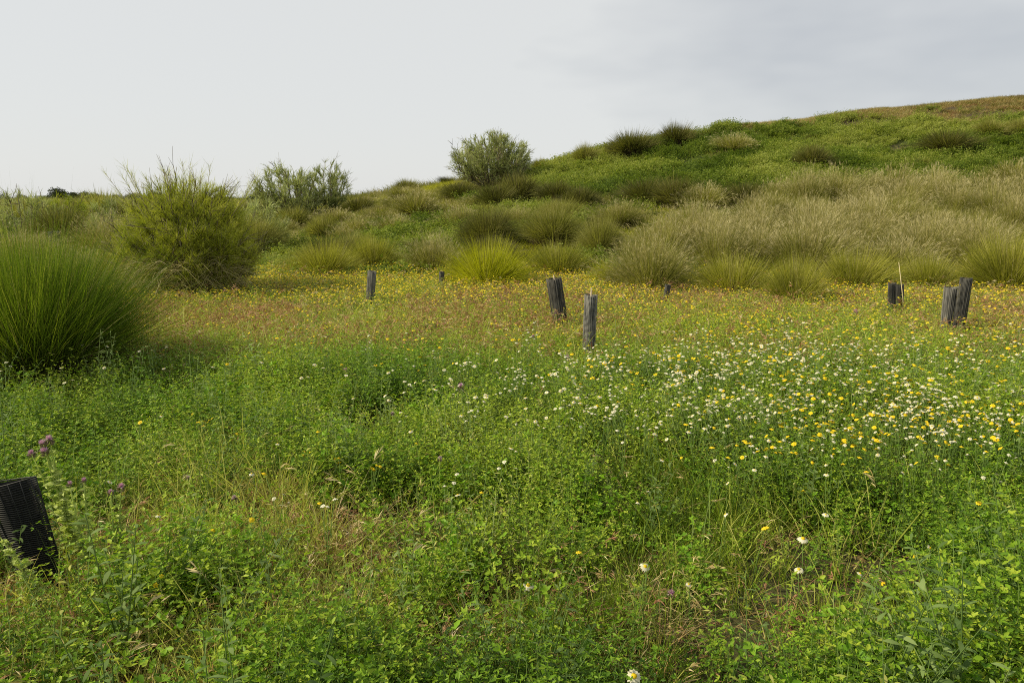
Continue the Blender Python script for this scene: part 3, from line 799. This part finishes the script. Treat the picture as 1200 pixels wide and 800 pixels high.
# the big green tussock at the left, near
def big_tussock():
    x, y = hit(44, 450, 0.03)
    o = empty('grass_tussock', (x, y, gz(x, y)-.03))
    props(o, 'huge deep green tussock filling the left edge of the meadow', 'tussock')
    P = tussock_parts(4242, 'B', 18000, 1.3, 1.44, 200, 9500, .0043)
    for k, me in P.items(): link(k, me, o)
    # bare forked stem in front of it
    mb = MB(); r = np.random.default_rng(3)
    fx, fy = hit(6, 452, .02); b = np.array([fx, fy-.05, gz(fx, fy)])
    p = [b, b+[.05, 0, .18], b+[.12, -.02, .36], b+[.17, 0, .62], b+[.16, .02, .80]]
    tube(mb, p, [.006, .005, .004, .003, .002], 5, .5)
    for (i, dx, dz) in ((1, .10, .12), (2, -.08, .14), (2, .12, .10), (3, -.06, .12)):
        q = np.array(p[i]); tube(mb, [q, q+[dx*.6, .01, dz*.6], q+[dx, 0, dz*1.3]], [.003, .002, .0012], 4, .6)
    s = link('dead_stem', mb.mesh('dead_stem', M['straw'])); props(s, 'bare forked straw-coloured stem in front of the huge green tussock', 'dead stem')
big_tussock()

# ------------------------------------------------------------------ broom bushes
def broom(name, x, y, W, H, mat, label, cat, seed, limbs=16, sub=6, fine=7, twigs=9, twig_l=.16, tw=.005, trunk_h=.0, flat=.8, sparse_top=False, droop_tan=False, tscale=1.0, group=None, upright=.5):
    r = np.random.default_rng(seed)
    o = empty(name, (x, y, gz(x, y)-.05)); props(o, label, cat, group)
    wood = MB(); green = MB()
    TB = []; TD = []
    for i in range(limbs):
        a = i*2.4+r.normal(0, .3); th = (i+.5)/limbs
        tilt = (th**.6)*1.42+r.normal(0, .08)
        tip = np.array([math.cos(a)*math.sin(tilt)*W/2*.84, math.sin(a)*math.sin(tilt)*W/2*.84, H*(.16+.66*max(0, math.cos(tilt))**.8*r.uniform(.85, 1.05))])
        p0 = np.array([math.cos(a)*.09*W, math.sin(a)*.09*W, 0]); pm = p0*.5+tip*.5+np.array([tip[0]*.12, tip[1]*.12, -H*.05])
        path = np.array([p0, p0*.6+pm*.4+[0, 0, trunk_h], pm, pm*.4+tip*.6, tip])
        tube(wood, path, np.linspace(.022, .007, 5)*W/2, 5, r.random())
        for j in range(sub):
            t = r.uniform(.3, 1.0); q0 = path[0]*(1-t)**2+2*pm*t*(1-t)+tip*t*t
            q0 = np.array([np.interp(t, np.linspace(0, 1, 5), path[:, c]) for c in range(3)])
            outd = nrm(np.array([q0[0], q0[1], .01])); dd = nrm(outd*r.uniform(.1, .9)+[0, 0, r.uniform(upright*.6, 1.2)]+r.normal(0, .35, 3))
            l1 = H*r.uniform(.12, .25)
            q1 = q0+dd*l1*.5+r.normal(0, .03, 3)*W; q2 = q0+dd*l1+np.array([0, 0, .04*H])
            tube(wood, [q0, q1, q2], [.008*W/2, .006*W/2, .004*W/2], 4, r.random())
            for k in range(fine):
                t = r.uniform(.25, 1); s0 = q0*(1-t)+q1*t if r.random() < .4 else q1*(1-t)+q2*t
                d2 = nrm(dd+outd*.3+r.normal(0, .5, 3)+[0, 0, .25]); l2 = H*r.uniform(.06, .14)
                s1 = s0+d2*l2
                tube(wood, [s0, s1], [.0035*W/2, .002*W/2], 3, r.random())
                m = twigs
                tt = r.random(m); b = s0+(s1-s0)*tt[:, None]
                TB.append(b); TD.append(nrm(d2+r.normal(0, .42, (m, 3))+[0, 0, .2]))
    TB = np.concatenate(TB); TD = np.concatenate(TD)
    ee = (TB[:, 0]/(W*.5))**2+(TB[:, 1]/(W*.5))**2+((TB[:, 2]-.42*H)/(.52*H))**2
    kp = ee < 1.0+r.normal(0, .12, len(ee)); TB = TB[kp]; TD = TD[kp]; n = len(TB)
    cl = fbm(TB[:, 0]+TB[:, 2]*.7, TB[:, 1], 3.0/W*2, 3, seed)
    strips(green, TB, TD, twig_l*r.uniform(.5, 1.3, n)*tscale, tw*r.uniform(.7, 1.3, n), r.normal(0, .1, (n, 3))+[0, 0, -.08], 3, np.clip(.45+(cl-.5)*1.2+r.normal(0, .15, n), 0, 1), 0, rng=r)
    link('branches', wood.mesh('branches', M['bark']), o)
    link('twigs', green.mesh('twigs', M[mat]), o)
    if sparse_top:
        mb = MB(); sp = MB()
        for i in range(42):
            a = r.uniform(0, 6.283); rr = r.uniform(.1, .85)*W*.5
            b = np.array([math.cos(a)*rr*.8, math.sin(a)*rr*.8, H*.62]); lean = b[:2]/(W*.5)
            L = H*r.uniform(.26, .46)
            e = b+np.array([lean[0]*L*.95, lean[1]*L*.6, L*r.uniform(.75, 1)]); m_ = (b+e)/2+r.normal(0, .02, 3)
            tube(mb, [b, m_, e], [.006, .004, .002], 4, .7)
            m = 64; t = r.uniform(.1, 1, m); bb = b+(e-b)*t[:, None]
            dd = nrm((e-b)/L+r.normal(0, .55, (m, 3))*[1, .6, .5])
            strips(sp, bb, dd, .17*r.uniform(.4, 1.2, m), .0032, r.normal(0, .08, (m, 3))+[0, 0, .1], 3, None, 0, rng=r)
        link('top_branch', mb.mesh('top_branch', M['bark']), o); link('top_twigs', sp.mesh('top_twigs', M['twig_y']), o)
    if droop_tan:
        mb = MB(); n = 1500
        a = r.uniform(3.3, 6.1, n); rr = r.uniform(.75, 1.15, n)
        b = np.stack([np.cos(a)*rr*W*.40, np.sin(a)*rr*W*.40, H*r.uniform(.10, .40, n)], 1)
        d = np.stack([np.cos(a)*.7+r.normal(0, .6, n), np.sin(a)*.5+r.normal(0, .3, n), r.uniform(-.4, .5, n)], 1)
        strips(mb, b, d, r.uniform(.2, .5, n), .005, np.stack([r.normal(0, .1, n), r.normal(0, .1, n), -r.uniform(.1, .5, n)], 1), 4, np.clip(r.normal(.4, .25, n), 0, 1), 0, rng=r)
        link('dead_twigs', mb.mesh('dead_twigs', M['tan']), o)
        mb = MB(); n = 1300
        a = r.random(n)*6.283; rr = r.random(n)**.5
        b = np.stack([np.cos(a)*rr*W*.36, np.sin(a)*rr*W*.36, H*r.uniform(.02, .35, n)], 1)
        d = np.stack([np.cos(a)+r.normal(0, .5, n), np.sin(a)+r.normal(0, .5, n), r.uniform(.2, 1.2, n)], 1)
        strips(mb, b, d, r.uniform(.15, .4, n), .006, r.normal(0, .1, (n, 3)), 3, None, 0, rng=r)
        link('thatch', mb.mesh('thatch', M['thatch']), o)
    return o
x, y = hit(226, 356, .02)
broom('broom_bush', x, y, 1.95, 2.05, 'twig_y', 'big yellow-green broom bush with sparse feathery top and tan dead twigs at its foot', 'bush', 11, 38, 11, 8, 30, .12, .0040, sparse_top=True, droop_tan=True, upright=.8)
x, y = hit(577, 218, .02)
k = y/F_PX
broom('round_bush', x, y, 96*k, 66*k, 'twig_g', 'round grey-green bush alone on the skyline with pale branches showing', 'bush', 12, 40, 10, 7, 8, .19, .016, upright=.4)
x, y = hit(338, 244, .02); y = min(y, 33); x = (338-600)/F_PX*.975*y; k = y/F_PX
broom('broom_bush', x, y, 86*k, 74*k, 'twig_g', 'dark grey broom bush on the plain, wider of the pair left of the ridge', 'bush', 13, 20, 9, 6, 11, .26, .018, upright=1.0)
x = (383-600)/F_PX*.975*(y+1); k = (y+1)/F_PX
broom('broom_bush', x, y+1, 50*k, 70*k, 'twig_g', 'light green broom bush, the narrow right one of the pair left of the ridge', 'bush', 14, 13, 8, 6, 11, .26, .018, upright=1.0)
for (u, yy, wp, hp, mt, lab, sd) in ((20, 24, 90, 62, 'twig_g', 'low grey-green broom at the left edge of the scrub', 21), (72, 27, 70, 50, 'twig_y', 'yellowish broom in the scrub below the far dark tree', 22),
                                 (140, 22, 80, 60, 'twig_g', 'grey-green broom directly left of the big broom bush', 23), (300, 20, 62, 66, 'twig_g', 'dull green broom peeking out right of the big broom bush', 24),
                                 (110, 33, 60, 34, 'twig_g', 'small grey broom at the horizon left of the big broom bush', 25)):
    x = (u-600)/F_PX*.975*yy; k = yy/F_PX
    broom('broom_bush', x, yy, wp*k, hp*k, mt, lab, 'bush', sd, 14, 6, 5, 7, .28, .014)

# far trees on the horizon
def far_tree(x, y, W, H, label, seed, mat='darkfol', group='dark trees on the horizon'):
    r = np.random.default_rng(seed); o = empty('evergreen_tree', (x, y, gz(x, y)-.2)); props(o, label, 'tree', group)
    mb = MB(); tube(mb, [(0, 0, 0), (.1, 0, H*.3), (0, .1, H*.6)], [.03*H, .025*H, .015*H], 6)
    for i in range(6):
        a = i*1.05; tube(mb, [(0, 0, H*.3), (math.cos(a)*W*.2, math.sin(a)*W*.2, H*.55), (math.cos(a)*W*.34, math.sin(a)*W*.34, H*.75)], [.015*H, .01*H, .005*H], 4)
    link('trunk', mb.mesh('trunk', M['bark']), o)
    mb = MB(); n = 2600
    cc = r.normal(0, 1, (9, 3))*[W*.22, W*.22, H*.12]+[0, 0, H*.6]
    ci = r.integers(0, 9, n); v = nrm(r.normal(0, 1, (n, 3)))*(r.random(n)**.4)[:, None]
    P = cc[ci]+v*[W*.24, W*.24, H*.27]; P[:, 2] = np.maximum(P[:, 2], H*.05)
    leaflets(mb, P, r.normal(0, 1, (n, 3)), r.normal(0, 1, (n, 3)), H*.06, H*.05, .2, None, 0, r)
    link('crown', mb.mesh('crown', M[mat]), o)
x0 = lambda u, y: (u-600)/F_PX*.98*y
far_tree(x0(70, 120), 120, 2.9, 2.8, 'dark rounded tree on the horizon at the far left', 41)
far_tree(x0(86, 125), 125, 2.0, 2.1, 'small dark tree touching the rounded far tree on its right', 42)
R3 = np.random.default_rng(5)
for i, u in enumerate(list(range(-60, 330, 13))+list(range(395, 455, 9))):
    yy = R3.uniform(150, 210)
    far_tree(x0(u+R3.uniform(-5, 5), yy), yy, R3.uniform(3.5, 6), R3.uniform(1.9, 2.9), 'low dark tree in the thin line along the horizon', 60+i, group='thin tree line along the horizon')

# ------------------------------------------------------------------ tree guards
def guard_mesh(H, R0, R1, rings, sides, flat=.75, seed=0, rr=.0028, split=False):
    """net tube: stacked rings tied by upright strands, slightly crushed"""
    r = np.random.default_rng(seed); mb = MB()
    def prof(a, t):
        R = R0+(R1-R0)*t
        w = 1+.07*math.sin(2*a+seed)+.05*math.sin(3*a+3*t+seed)
        return np.array([math.cos(a)*R*w, math.sin(a)*R*w*flat, 0])
    dz = H/rings
    a0, a1 = (0, 2*math.pi) if not split else (-1.1, 2*math.pi-2.0)
    for i in range(rings+1):
        t = i/rings; z = t*H
        pts = np.array([prof(a, t)+[0, 0, z+.004*math.sin(2*a+t*9)] for a in np.linspace(a0, a1, sides+1)])
        nrmv = nrm(pts*[1, 1, 0])
        h = dz*.33; th = rr
        ring = [pts+nrmv*th, pts+[0, 0, h]+nrmv*th*.2, pts-nrmv*th, pts-[0, 0, h]-nrmv*th*.2]
        V = np.concatenate(ring); m = sides+1; T = []
        for q in range(4):
            q2 = (q+1) % 4
            for k in range(sides):
                T += [(q*m+k, q*m+k+1, q2*m+k+1), (q*m+k, q2*m+k+1, q2*m+k)]
        mb.add(V, T, .5)
    ns = sides if not R1 > R0*1.2 else 14
    for k in range(ns):
        a = a0+(a1-a0)*k/ns
        pts = [prof(a, t)*1.015+[0, 0, t*H] for t in np.linspace(0, 1, 7)]
        tube(mb, pts, rr*.9, 4)
    return mb
def guard(px_top, px_foot, dist_foot_h, wpx, mat, label, near=False, seed=0, stake=False, split=False, hidden=.20, group='black and grey net tree guards in the meadow'):
    u1, v1 = px_top; u0, v0 = px_foot
    x, y = hit(u0, v0, hidden)
    s = y/F_PX
    Hh = (v0-v1)*s*1.03+hidden; W = wpx*s
    o = empty('tree_guard', (x, y, gz(x, y)))
    props(o, label, 'tree guard', group)
    if near: mb = guard_mesh(Hh, W*.44, W*.70, 62, 44, .32, seed, .0026)
    else: mb = guard_mesh(Hh, W*.5, W*.5, 64, 26, .9, seed, .0032, split)
    t = link('net_tube', mb.mesh('net_tube', M[mat]), o)
    lean = math.atan2((u1-u0)*s, Hh-hidden*.5)
    t.rotation_euler = (0.03, lean, 0)
    if not near:   # folded inner layer of the rolled net
        m2 = MB(); a = np.linspace(.4, 5.6, 18)
        for q in range(17):
            A = np.array([math.cos(a[q])*W*.41, math.sin(a[q])*W*.36, .0]); B = np.array([math.cos(a[q+1])*W*.41, math.sin(a[q+1])*W*.36, .0])
            m2.add([A, B, B+[0, 0, Hh*.985], A+[0, 0, Hh*.985]], [(0, 1, 2), (0, 2, 3)])
        f = link('inner_fold', m2.mesh('inner_fold', M[mat]), o); f.rotation_euler = t.rotation_euler
    else:
        m2 = MB(); a = np.linspace(.3, 5.9, 30)
        for q in range(29):
            A = np.array([math.cos(a[q])*W*.36, math.sin(a[q])*W*.08, .0]); B = np.array([math.cos(a[q+1])*W*.36, math.sin(a[q+1])*W*.08, .0])
            for zz in range(24):
                z0, z1 = Hh*zz/24, Hh*(zz+.93)/24; g = 1+.55*zz/24
                m2.add([A*g+[0, 0, z0], B*g+[0, 0, z0], B*g+[0, 0, z1], A*g+[0, 0, z1]], [(0, 1, 2), (0, 2, 3)])
        f = link('inner_fold', m2.mesh('inner_fold', M[mat]), o); f.rotation_euler = t.rotation_euler
    if stake:
        m3 = MB(); tube(m3, [(0, 0, 0), (.004, 0, Hh*.6), (0, 0, Hh+stake)], [.009, .008, .006], 5)
        k = link('stake', m3.mesh('stake', M['wood']), o); k.rotation_euler = t.rotation_euler
    return o
guard((29, 549), (60, 698), .1, 50, 'net', 'black plastic net guard leaning left beside the thistle at the lower left edge', near=True, seed=1, hidden=.06)
guard((437, 318), (432, 354), .1, 9, 'net_grey', 'thin grey guard standing leftmost at the back of the meadow', seed=2)
guard((650, 326), (660, 377), .1, 17, 'net_dark', 'black guard leaning left in front of the grey-olive tussock', seed=3, stake=.04)
guard((691, 346), (690, 408), .1, 15, 'net_grey', 'upright grey guard with a thin stake poking out, tallest in the centre', seed=4, stake=.07)
guard((781, 334), (779, 354), .1, 7, 'net_dark', 'small dark guard at the foot of the large tan-topped tussock', seed=5)
guard((1042, 332), (1046, 366), .1, 9, 'net_dark', 'left half of the split dark guard near the right edge, a pale stem crossing it', seed=6, split=True)
guard((1052, 334), (1056, 362), .1, 8, 'net_dark', 'narrow dark guard tucked behind the pale stem near the right edge', seed=7)
guard((1109, 337), (1110, 383), .1, 15, 'net_grey', 'squat grey guard, the front one of the pair at the right', seed=8)
guard((1124, 327), (1122, 386), .1, 12, 'net_dark', 'taller black guard rising behind the squat grey one', seed=9)
guard((518, 319), (518, 336), .1, 6, 'net_dark', 'small dark guard half hidden by weeds left of the yellow-green tussock', seed=10)
guard((66, 272), (67, 292), .1, 11, 'net_dark', 'dark guard showing above the big green tussock', seed=12)
guard((24, 256), (25, 272), .1, 9, 'net_dark', 'far brownish-black guard in the scrub at the left edge', seed=13)
# pale dead stem crossing the split guard
x, y = hit(1053, 372, .1); mb = MB(); s = y/F_PX
tube(mb, [(0, 0, 0), (-.03, 0, .35), (-12*s, 0, 66*s+.1)], [.007, .006, .004], 5, .9)
o = link('dead_stem', mb.mesh('dead_stem', M['straw'])); o.location = (x, y-.12, gz(x, y)); props(o, 'pale thick dead stem standing before the split guard', 'dead stem')

# ------------------------------------------------------------------ flowers one can pick out
def flower_object(name, me, u, v, H, label, cat, group, sc=1.0, rz=None):
    x, y = hit(u, v, H)
    o = link(name, me); o.location = (x, y, gz(x, y)); o.rotation_euler = (0, 0, random.random()*6.283 if rz is None else rz); o.scale = (sc, sc, 1.0)
    props(o, label, cat, group); return o
def near_daisy(u, v, H, R, label, up=(0, -.3, 1), pet='white', cen='yellow', seed=0):
    r = np.random.default_rng(seed); x, y = hit(u, v, H); R *= 1.12
    o = empty('daisy', (x, y, gz(x, y))); props(o, label, 'daisy')
    mb = MB(); tube(mb, [(0, .0, 0), (.012, .01, H*.5), (0, 0, H-.004)], [.0022, .002, .0018], 5)
    n = 9; b = np.stack([r.normal(0, .004, n), r.normal(0, .004, n), r.uniform(.05, H*.7, n)], 1); d = r.normal(0, 1, (n, 3)); d[:, 2] = .5
    strips(mb, b, d, .04, .005, np.tile([0, 0, -.3], (n, 1)), 3, None, rng=r)
    link('stem', mb.mesh('stem', M['stem']), o)
    full = MB(); head_disc(full, np.array([0, 0, H]), R, up, 14, 0, 1, r, .26, .40, .36, .6)
    # split petals and centre into parts
    a = MB(); a.add(full.V[0], full.T[0], full.A[0]); link('petals', a.mesh('petals', M[pet]), o)
    c = MB(); c.add(full.V[1], full.T[1]-len(full.V[0]), full.A[1]); link('flower_centre', c.mesh('flower_centre', M[cen]), o)
near_daisy(619, 690, .26, .021, 'white daisy with drooping petals, the one left of bottom centre', seed=1)
near_daisy(756, 667, .27, .019, 'white daisy above bottom centre beside bent dry grass', (.2, -.5, 1), seed=2)
near_daisy(941, 632, .30, .021, 'white daisy with drooping petals, upper one of the pair at lower right', (0, -.2, 1), seed=3)
near_daisy(936, 667, .25, .017, 'white daisy, lower one of the pair at lower right', (-.2, -.2, 1), seed=4)
near_daisy(743, 793, .25, .022, 'white daisy cut by the bottom edge near the centre', (0, -.6, 1), seed=5)
near_daisy(1187, 794, .25, .026, 'large white daisy in the bottom right corner', (0, -.3, 1), seed=6)
near_daisy(1008, 673, .22, .012, 'half-open white daisy right of the lower daisy pair', (.4, -.2, 1), seed=7)
near_daisy(1130, 784, .22, .014, 'small white daisy just left of the corner daisy', (.2, -.2, 1), seed=8)
near_daisy(1090, 643, .22, .013, 'daisy turned sideways showing mostly yellow, at the right among dark herbs', (.5, -.6, .4), seed=9)
near_daisy(807, 687, .2, .011, 'small white daisy bud above the purple flower', (.2, -.2, 1), seed=10)

mid_w = [flower_mesh(150+k, .42, .0125, 'white', 'yellow', 1, 9, .10, .30) for k in range(4)]+[flower_mesh(155+k, .42, .0102, 'white', 'white', 3, 8, .12, .35) for k in range(2)]
mid_y = [flower_mesh(160+k, .40, .014, 'yellow', 'yellow', 1, 10, .12, .40) for k in range(4)]
RF = np.random.default_rng(77)
def flower_positions(n, dens, ymin, ymax):
    out = []
    while len(out) < n:
        u = RF.uniform(-30, 1230); v = RF.uniform(ymin, ymax)
        if RF.random() < dens(u, v)*min(1, max(.08, (float(fbm(u/38., v/16., 1, 2, 900))-.30)*3.2)): out.append((u, v))
    out.sort(key=lambda q: -q[1]); return out
def dw(u, v):
    a = math.exp(-((u-850)/200)**2-((v-450)/42)**2)+.6*math.exp(-((u-1080)/160)**2-((v-470)/50)**2)+.6*math.exp(-((u-640)/110)**2-((v-430)/26)**2)*.6
    a += .35*math.exp(-((v-405)/26)**2)*min(1, max(.15, (u-350)/400))+.006
    return min(1, a)
def dy(u, v):
    a = .9*math.exp(-((u-1040)/170)**2-((v-480)/45)**2)+.6*math.exp(-((u-760)/120)**2-((v-425)/30)**2)+.5*math.exp(-((u-1050)/250)**2-((v-410)/35)**2)+.3*math.exp(-((u-400)/250)**2-((v-395)/18)**2)+.004
    return min(1, a)
wp = flower_positions(1250, dw, 375, 610); yp = flower_positions(760, dy, 372, 640)
def fill(lst, meshes, name, label, cat, group, H0, stufflabel):
    for i, (u, v) in enumerate(lst[:300]):
        ww = 'left half' if u < 600 else 'centre right' if u < 900 else 'right side'
        dd_ = 'near the far posts' if v < 420 else 'in the middle rows' if v < 480 else 'in the nearer rows'
        flower_object(name, meshes[i % len(meshes)], u, v, H0, label+', %s, %s' % (ww, dd_), cat, group+', %s, %s' % (ww, dd_), RF.uniform(.75, 1.3) if v > 430 else RF.uniform(.9, 1.4))
    rest = lst[300:]
    P = np.array([hit(u, v, H0) for u, v in rest]); a = scat(P[:, 0], P[:, 1], len(meshes), 1.0, 1.3, .08)
    gn_scatter(name+'_drift', stufflabel, cat, meshes, *a, RF.normal(0, .1, len(rest)))
fill(wp, mid_w, 'daisy', 'small white daisy in the drift across the meadow', 'daisy', 'white daisies across the middle of the meadow', .42, 'farther white daisies too many to tell apart')
fill(yp, mid_y, 'yellow_flower', 'yellow flower among the white daisies', 'flower', 'yellow flowers across the middle of the meadow', .40, 'farther yellow flowers too many to tell apart')

# single yellow flowers in the foreground
ycl = [flower_mesh(170+k, .3, .011, 'yellow', 'yellow', hd, 6, .12, .4, 4) for k, hd in enumerate((9, 5, 3, 1))]
for (u, v, k, lab) in ((241, 497, 0, 'bright yellow flower cluster in the green left of centre'), (350, 536, 1, 'small yellow cluster right of the bright yellow one'), (433, 552, 1, 'pair of yellow blooms in the grass below centre left'),
                     (180, 684, 2, 'pale yellow bloom right of the thistle'), (147, 718, 3, 'tiny yellow bloom below the thistle'), (1022, 678, 3, 'yellow button bloom right of the daisy pair'), (1095, 678, 3, 'yellow button bloom at the lower right'),
                     (1195, 712, 3, 'yellow bloom at the right edge low down'), (398, 538, 2, 'faint yellow bloom between the two yellow clusters'), (1061, 650, 3, 'small yellow bloom beside the sideways daisy')):
    flower_object('yellow_flower', ycl[k], u, v, .28, lab, 'flower', None, 1.0)

# thistles and knapweeds
def thistle_head(parent, p, R, r, mat='purple', up=(0, 0, 1)):
    up = nrm(np.array(up, float)); m1 = MB(); n = 60
    v = nrm(r.normal(0, 1, (n, 3))); v = nrm(v-np.maximum((v@up), 0)[:, None]*up*.6)
    strips(m1, p-up*R*.5+v*R*.35, v+up*.8, R*.9, R*.28, np.zeros((n, 3)), 2, None, 0, rng=r, shape='leaf')
    h = link('flower_head', m1.mesh('flower_head', M['bract']), parent)
    m2 = MB(); n = 90
    v = nrm(r.normal(0, .5, (n, 3))+up)
    strips(m2, np.tile(p, (n, 1))+v*R*.1, v, R*r.uniform(.9, 1.25, n), R*.14, v*.1, 2, None, 0, rng=r)
    link('florets', m2.mesh('florets', M[mat]), h)
def thistle(u, v, H, heads, label, seed, leafy=True, mat='purple', stems=1, R=.014, group=None):
    """heads: list of (du, dv) photo offsets from the first head"""
    r = np.random.default_rng(seed); x, y = hit(u, v, H); s = y/F_PX
    o = empty('thistle', (x, y, gz(x, y))); props(o, label, 'thistle', group)
    foot = np.array([heads[0][2] if len(heads[0]) > 2 else .01, 0, 0.])
    mb = MB(); lf = MB()
    for hd in heads:
        tip = np.array([hd[0]*s, r.normal(0, .015), H-hd[1]*s]); f = foot if len(hd) < 3 else np.array([hd[2], 0, 0])
        mid = f*.55+tip*.45+np.array([r.normal(0, .012), r.normal(0, .01), 0])
        ts = np.linspace(0, 1, 9)[:, None]
        path = f*(1-ts)**2+2*mid*ts*(1-ts)+tip*ts**2
        tube(mb, path, np.linspace(.0080 if leafy else .0018, .0018 if leafy else .0012, 9), 5, .5)
        if leafy:
            n = 64; t = r.uniform(.05, .96, n); P = f*(1-t[:, None])**2+2*mid*(t*(1-t))[:, None]+tip*(t**2)[:, None]
            a = r.random(n)*6.283; d = np.stack([np.cos(a), np.sin(a), r.uniform(.1, .9, n)], 1)
            L = np.interp(t, [0, .5, 1], [.09, .05, .03])*r.uniform(.6, 1.3, n)
            strips(lf, P, d, L, L*.34, np.tile([0, 0, -.25], (n, 1)), 4, None, 0, rng=r)
            dn = nrm(d)
            for k in range(4):   # spiny lobes along each leaf
                tt = .2+.2*k; b = P+dn*(L*tt)[:, None]-np.array([0, 0, .25])*(L*tt*tt)[:, None]
                for sg in (-1, 1):
                    sd_ = nrm(np.cross(dn, [0, 0, 1.]))*sg
                    strips(lf, b, sd_+dn*.5+r.normal(0, .2, (n, 3)), L*.3*(1-.12*k), L*.10, np.zeros((n, 3)), 2, None, 0, rng=r)
        thistle_head(o, tip, R*r.uniform(.8, 1.15), r, mat, (tip-mid)/np.linalg.norm(tip-mid)+r.normal(0, .15, 3))
    link('stem', mb.mesh('stem', M['thistle']), o)
    if leafy: link('spiny_leaves', lf.mesh('spiny_leaves', M['thistle']), o)
    return o
thistle(50, 523, .62, [(0, 0, .13), (3, 9, .13), (-14, 12, .13), (5, -3, .13)], 'tall spiny thistle with a cluster of purple heads in front of the black net guard', 1, R=.017)
thistle(98, 566, .50, [(0, 0, .0), (-16, 3, .0)], 'shorter spiny thistle with two small purple heads right of the net guard', 2, R=.013)
thistle(137, 576, .46, [(0, 0, .0), (-8, 3, .0)], 'spiny thistle with one open violet head farther right of the net guard', 3, R=.014)
thistle(14, 640, .34, [(0, 0, .1), (-20, -8, .12), (10, 34, .1)], 'low sprawling spiny thistle without open flowers at the lower left corner', 4, R=.008, mat='stem')
for (u, v, mt, lab, R_) in ((209, 625, 'pink', 'pink knapweed head in straw-coloured grass, farthest left', .013), (247, 621, 'pink', 'small faded pink head in straw-coloured grass', .009), (290, 632, 'purple', 'reddish purple bud right of the straw-coloured grass', .011),
                        (277, 583, 'pink', 'whitish pink head above the reddish purple bud', .014), (515, 540, 'pink', 'pale pink round head in the green left of centre', .014), (540, 455, 'purple', 'purple flower standing out in the middle distance at centre', .022),
                        (404, 435, 'purple', 'purple flower in the middle distance left of centre', .018), (1067, 486, 'purple', 'violet flower amid white and yellow flowers at the right', .018), (785, 697, 'purple', 'magenta flower head low in dry grass near bottom centre', .014),
                        (460, 485, 'pink', 'faint pink flower left of the central purple flower', .015), (625, 395, 'purple', 'small purple flower before the leaning black guard', .016), (1003, 365, 'purple', 'dark violet flower patch below the olive tussocks at the right', .026),
                        (665, 420, 'pink', 'pale lilac flower below the upright grey guard', .022), (222, 560, 'pink', 'greyish faded head near the left straw grass', .009)):
    thistle(u, v, .32 if v < 600 else .24, [(0, 0)], lab, int(u+v), False, mt, R=R_)
